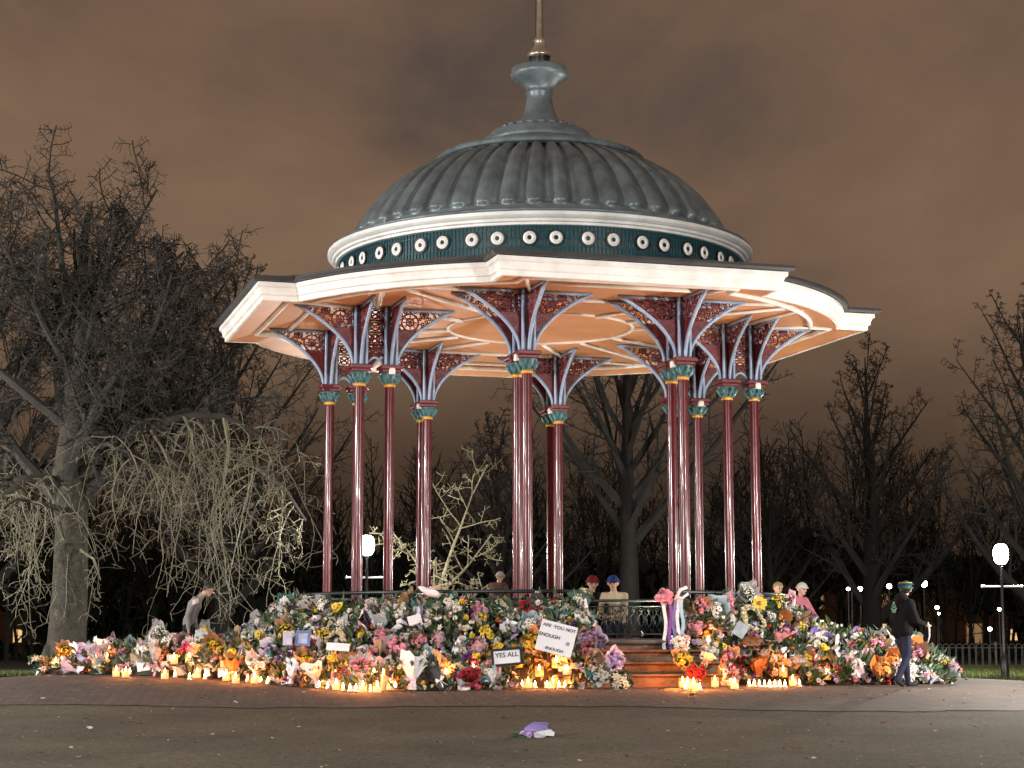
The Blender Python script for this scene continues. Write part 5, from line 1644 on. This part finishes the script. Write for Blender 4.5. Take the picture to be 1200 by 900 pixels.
# ------------------------------------------------------------------ placards, cards and other tributes
def words(s, size):
    cu = bpy.data.curves.new('words', 'FONT'); cu.body = s; cu.size = size; cu.extrude = .002; cu.align_x = 'CENTER'; cu.align_y = 'CENTER'; cu.offset = size * .015
    ob = bpy.data.objects.new('words', cu); COL.objects.link(ob)
    me = bpy.data.meshes.new_from_object(ob.evaluated_get(bpy.context.evaluated_depsgraph_get()))
    vs = [v.co.copy() for v in me.vertices]; fs = [tuple(p.vertices) for p in me.polygons]
    bpy.data.objects.remove(ob); bpy.data.meshes.remove(me)
    return vs, fs
def board(name, c, w, h, roll, tilt, yaw, label, cat, lines, bm, frame_m=None, tm=None, thick=.012):
    """a flat board facing the viewer: roll in its plane, tilt back, yaw"""
    root = tag(empty(name, c), label, cat)
    root.rotation_mode = 'QUATERNION'
    root.rotation_quaternion = (Matrix.Rotation(yaw, 4, 'Z') @ Matrix.Rotation(PI / 2 - tilt, 4, 'X') @ Matrix.Rotation(roll, 4, 'Z')).to_quaternion()
    mb = MB(); mb.box((0, 0, 0), (w, h, thick), None, 0, .003); mb.build('card_sheet' if not frame_m else 'panel', bm, root)
    if frame_m:
        mb = MB(); t = .035
        for s in (-1, 1):
            mb.box((0, s * (h / 2 + t / 2), .004), (w + 2 * t, t, .03)); mb.box((s * (w / 2 + t / 2), 0, .004), (t, h, .03))
        mb.build('frame', frame_m, root)
    if lines:
        for (s, x, y, size) in lines:
            mb = MB()
            vs, fs = words(s, size)
            mb.add([(v.x + x, v.y + y, v.z + thick / 2 + .003) for v in vs], fs)
            mb.build('lettering', tm or M['ink'], root)
    return root
board('placard', at(652, 748, 28.35), .56, .50, -.27, .35, .06, 'large white handwritten placard propped against the flowers by the steps', 'placard',
      [('ARE', -.185, .17, .072), ('YOU', .0, .17, .072), ('NOT', .185, .17, .072), ('ENOUGH', -.11, .01, .078), ('IS', .19, -.05, .075), ('ENOUGH', .01, -.19, .065)], M['paper'])
board('framed_sign', at(594, 770, 28.1), .40, .20, .09, .25, -.05, 'small black-framed white sign reading YES ALL among the lower flowers', 'sign',
      [('YES ALL', 0, .03, .10)], M['paper'], M['black'])
board('card', at(486, 726, 29.7), .22, .15, .28, .2, 0, 'plain white card tucked into the middle of the left bank', 'card', [], M['paper'], thick=.004)
board('card', at(355, 748, 29.4), .16, .17, -.03, .2, -.1, 'blue-edged card with a blue picture among the lilac flowers on the left bank', 'card', [], C_('pale_blue_card', (.40, .47, .62)), C_('blue_border', (.12, .2, .42)), thick=.006)
board('card', at(337, 748, 29.4), .15, .22, .05, .2, -.1, 'pale lilac card standing just left of the blue-edged card', 'card', [], C_('lilac_card', (.50, .48, .60)), thick=.005)
board('card', at(396, 758, 28.6), .36, .12, -.06, .25, -.1, 'long pale banner card lying above the left candle row', 'card', [], M['paper'], thick=.005)
board('card', at(682, 706, 29.7), .16, .2, .2, .2, .1, 'white card beside the top right corner of the left bank', 'card', [], M['paper'], thick=.004)
board('card', at(831, 752, 29.5), .07, .16, .25, .2, .1, 'narrow white card low on the right bank', 'card', [], M['paper'], thick=.004)
board('card', at(868, 738, 29.8), .28, .2, .9, .5, .2, 'grey-blue card leaning in the middle of the right bank', 'card', [], C_('grey_blue_card', (.27, .33, .38)), thick=.005)

# white dove ornament on the railing
c = at(505, 692, 29.75)
root = tag(empty('dove_ornament', c - Vector((0, .05, .03)), .2), 'white dove ornament lying on the railing above the left bank', 'ornament')
mb = MB(); mb.tube([(-.27, 0, .10), (-.235, 0, .10), (-.19, 0, .085), (-.14, 0, .05), (-.05, 0, .01), (.06, 0, -.02), (.15, 0, -.04), (.20, 0, -.05)], [.008, .03, .055, .06, .085, .085, .055, .03], 10); mb.build('body', M['paper'], root, True)
mb = MB()
for s in (-1, 1): mb.add([(-.08, s * .05, .05), (.10, s * .05, .06), (.22, s * .22, .10), (.02, s * .24, .13)], [(0, 1, 2, 3)])
mb.build('wing', M['paper'], root)
mb = MB(); mb.add([(.14, -.05, 0), (.14, .05, 0), (.34, .11, -.05), (.36, 0, -.06), (.34, -.11, -.05)], [(0, 1, 2, 3, 4)]); mb.build('tail', M['paper'], root)

root.scale = (.78,) * 3

# wicker basket with a hoop handle by the steps
c = gp(697, 800); c = Vector((at(697, 760, 28.9).x, 28.75, zg(1.3, 28.75) + .16))
root = tag(empty('wicker_basket', c), 'wicker basket with a tall hoop handle standing by the left side of the steps', 'basket')
wk = C_('wicker', (.33, .19, .07))
mb = MB(); mb.lathe([(.10, 0), (.16, .16), (.17, .17), (.15, .165), (.095, .02), (.001, .015)], 20)
for q in range(5): mb.tube([(lerp(.105, .165, q / 5) * math.cos(2 * PI * k / 24), lerp(.105, .165, q / 5) * math.sin(2 * PI * k / 24), .02 + .03 * q + .006 * (k % 2)) for k in range(24)], .011, 5, closed=True)
mb.build('bowl', wk, root, True)
mb = MB(); mb.tube([(.16 * math.cos(PI * k / 14), 0, .16 + .30 * math.sin(PI * k / 14)) for k in range(15)], .014, 6); mb.build('handle', wk, root, True)

# ribbons and posy tied to the column right of the steps
c = at(787, 700, 30.15)
root = tag(empty('ribbon_posy', c), 'pink rose posy with long purple and white ribbons on the column by the steps', 'posy')
rn = random.Random(31)
mb = MB()
for k in range(12): bloom(mb, rn, Vector((-.10 + rn.uniform(-.13, .13), -.08 + rn.uniform(-.04, .04), rn.uniform(-.10, .12))), Vector((rn.gauss(0, .4), -1, rn.gauss(.2, .3))), .062, 'rose')
mb.build('blossom', [BL['pink'], BL['eye']], root)
mb = MB()
for k in range(14): leaf(mb, rn, Vector((-.08, -.02, 0)), Vector((rn.gauss(0, 1), -.5, rn.gauss(0, .8))), .2, .03)
mb.build('foliage', M['leaf'], root)
for (x, L, mm) in ((-.12, .85, WP['white']), (-.03, .9, BL['purple']), (.04, .8, WP['purple']), (.10, .95, WP['white']), (.16, .7, WP['blue'])):
    mb = MB()
    pts = [Vector((x + .02 * math.sin(q * .9 + x * 20), -.07 - .015 * math.sin(q * .7), -.02 - L * q / 9)) for q in range(10)]
    mb.loft([[q - Vector((.028, 0, 0)), q + Vector((.028, .01 * (i % 2), 0))] for i, q in enumerate(pts)], 0, False)
    mb.build('ribbon', mm, root, True)
mb = MB(); mb.tube([(.05, -.10, -.05), (.13, -.12, .12), (.24, -.10, .16)], .03, 6); mb.tube([(.05, -.10, .02), (.16, -.13, -.02), (.26, -.10, .06)], .025, 6); mb.build('bow', WP['white'], root, True)

# single yellow gerbera above the right bank, and a dropped bouquet on the road
c = at(890, 707, 30.9)
root = tag(empty('sunflower', c), 'large single yellow flower standing out at the top of the right bank', 'flower')
mb = MB(); bloom(mb, rn, Vector((0, 0, 0)), Vector((-.05, -1, .15)), .13, 'daisy'); bloom(mb, rn, Vector((0, -.01, 0)), Vector((-.05, -1, .15)), .10, 'daisy'); mb.build('blossom', [BL['yellow'], BL['eye']], root)
mb = MB(); mb.tube([(0, .02, 0), (.02, .06, -.25), (.03, .1, -.5)], .010, 5); mb.build('stem', M['stem'], root)

c = gp(626, 865)
root = tag(empty('dropped_bouquet', c, .3), 'purple and white parcel of flowers lying alone on the road in the foreground', 'bouquet')
mb = MB(); n = 12; rings = []
for j, (x, r) in enumerate(((-.12, .03), (-.06, .085), (.0, .11), (.07, .12), (.13, .10))):
    rings.append([(x + (rn.uniform(-.02, .03) if j == 4 else 0), r * math.cos(2 * PI * k / n) * rn.uniform(.85, 1.15), .085 + r * .8 * math.sin(2 * PI * k / n) * rn.uniform(.85, 1.1)) for k in range(n)])
mb.loft(rings); mb.build('wrap', WP['purple'], root)
mb = MB(); rings = [[(x, .135 * math.cos(t) , max(.004, .05 + .07 * math.sin(t))) for t in [PI + PI * k / 8 for k in range(9)]] for x in (-.05, .05, .13, .19)]
mb.loft([[(p[0] + rn.uniform(-.02, .02), p[1], p[2] + rn.uniform(0, .05)) for p in q] for q in rings], 0, False); mb.build('tissue', WP['white'], root)
mb = MB()
for k in range(7): bloom(mb, rn, Vector((-.05 - rn.uniform(0, .1), rn.uniform(-.09, .03), rn.uniform(.03, .10))), Vector((-1, -1, .5)), .035, 'rose')
mb.build('blossom', [BL['lilac'], BL['eye']], root)
mb = MB()
for k in range(6): leaf(mb, rn, Vector((-.1, rn.uniform(-.1, .1), .02)), Vector((-1, rn.gauss(0, .5), .1)), .16, .025)
mb.build('foliage', M['leaf'], root)

# litter
def litter(px, py, label, m, s, name='dead_leaf', cat='leaf'):
    c = gp(px, py)
    mb = MB(); mb.add([(-s, -s * .4, .015), (0, -s * .7, .02), (s, -s * .2, .03), (s * .6, s * .5, .045), (-s * .2, s * .7, .03), (-s * .8, s * .3, .05), (0, 0, .02)], [(0, 1, 6), (1, 2, 6), (2, 3, 6), (3, 4, 6), (4, 5, 6), (5, 0, 6)])
    o = mb.build(name, m); o.location = c + Vector((0, 0, .014)); o.rotation_euler = (0, 0, px * .37)
    tag(o, label, cat)
dl = C_('dead_leaf', (.16, .085, .04))
litter(936, 883, 'curled brown dead leaf lying on the road at lower right', dl, .07)
litter(1036, 851, 'brown dead leaf on the road below the walker', dl, .045)
litter(812, 818, 'dark dead leaf on the paving in front of the steps', C_('dark_leaf_litter', (.03, .02, .015)), .07)
litter(105, 857, 'pale scrap of paper on the road at lower left', M['paper'], .05, 'paper_scrap', 'litter')
litter(276, 826, 'pale scrap of tissue on the paving below the left heap', M['paper'], .05, 'paper_scrap', 'litter')
litter(162, 852, 'small fawn leaf on the road, nearer the middle than the paper scrap', C_('fawn_leaf', (.30, .22, .13)), .05)
litter(514, 874, 'fawn leaf on the road left of the dropped flowers', C_('fawn_leaf_two', (.28, .21, .13)), .055)

# pots with orange cards at the left tip of the heap
for k, (px, py) in enumerate(((83, 789), (99, 788), (108, 791))):
    c = gp(px, py)
    root = tag(empty('herb_pot', c), ['square grey bulb pot, leftmost under the big tree', 'square grey pot of sprouting bulbs, middle of the three under the big tree', 'square grey pot with an orange label, right of the two bulb pots'][k], 'plant pot', 'square pots at the left tip of the heap')
    mb = MB(); R = .14
    mb.loft([[(sx * r, sy * r, z) for sx, sy in ((-1, -1), (1, -1), (1, 1), (-1, 1))] for r, z in ((.11, 0), (.14, .24), (.125, .24), (.12, .20))]); mb.add([(-.12, -.12, .2), (.12, -.12, .2), (.12, .12, .2), (-.12, .12, .2)], [(0, 1, 2, 3)])
    mb.build('pot', WP['grey'], root)
    mb = MB(); mb.box((.02, -.142, .13), (.15, .006, .13), Matrix.Rotation(-.12, 3, 'X')); mb.build('tag', WP['orange'], root)
    mb = MB()
    for q in range(9): leaf(mb, rn, Vector((rn.uniform(-.07, .07), rn.uniform(-.07, .07), .2)), Vector((rn.gauss(0, .2), rn.gauss(0, .2), 1)), rn.uniform(.18, .36), .022)
    mb.build('foliage', M['stem'], root)

# small scraps, twigs and petals blown over the road and paving
rn = random.Random(55)
sc2 = MB()
for k in range(1500):
    Y = rn.uniform(15, 29); x = rn.uniform(-.32, .32) * Y
    if rn.random() < .4:
        a = rn.gauss(0, .6); r_ = rn.uniform(6.2, 10); x, Y = BX + r_ * math.sin(a), BY - r_ * math.cos(a)
    z = zg(x, Y) + .026
    q = rn.random(); a = rn.uniform(0, PI); q2 = rn.uniform(.008, .03) if q < .9 else rn.uniform(.03, .055)
    u = Vector((math.cos(a), math.sin(a), 0)); w = Vector((-u.y, u.x, rn.uniform(-.3, .5)))
    mm = rn.choices((0, 1, 2, 3), (6, 4, 2, 1))[0]
    asp = rn.uniform(.25, .9); c = Vector((x, Y, z))
    sc2.add([c - u * q2, c + w * q2 * asp + Vector((0, 0, .004)), c + u * q2 + Vector((0, 0, .008)), c - w * q2 * asp * .8 + Vector((0, 0, .006))], [(0, 1, 2, 3)], mm)
tag(sc2.build('litter', [C_('dark_scrap', (.02, .017, .012)), C_('fawn_scrap', (.20, .15, .09)), C_('petal_scrap', (.50, .44, .38)), C_('leaf_scrap', (.05, .08, .03))]), 'tiny dead leaves, twigs and petals scattered over the road and paving', 'litter', kind='stuff')
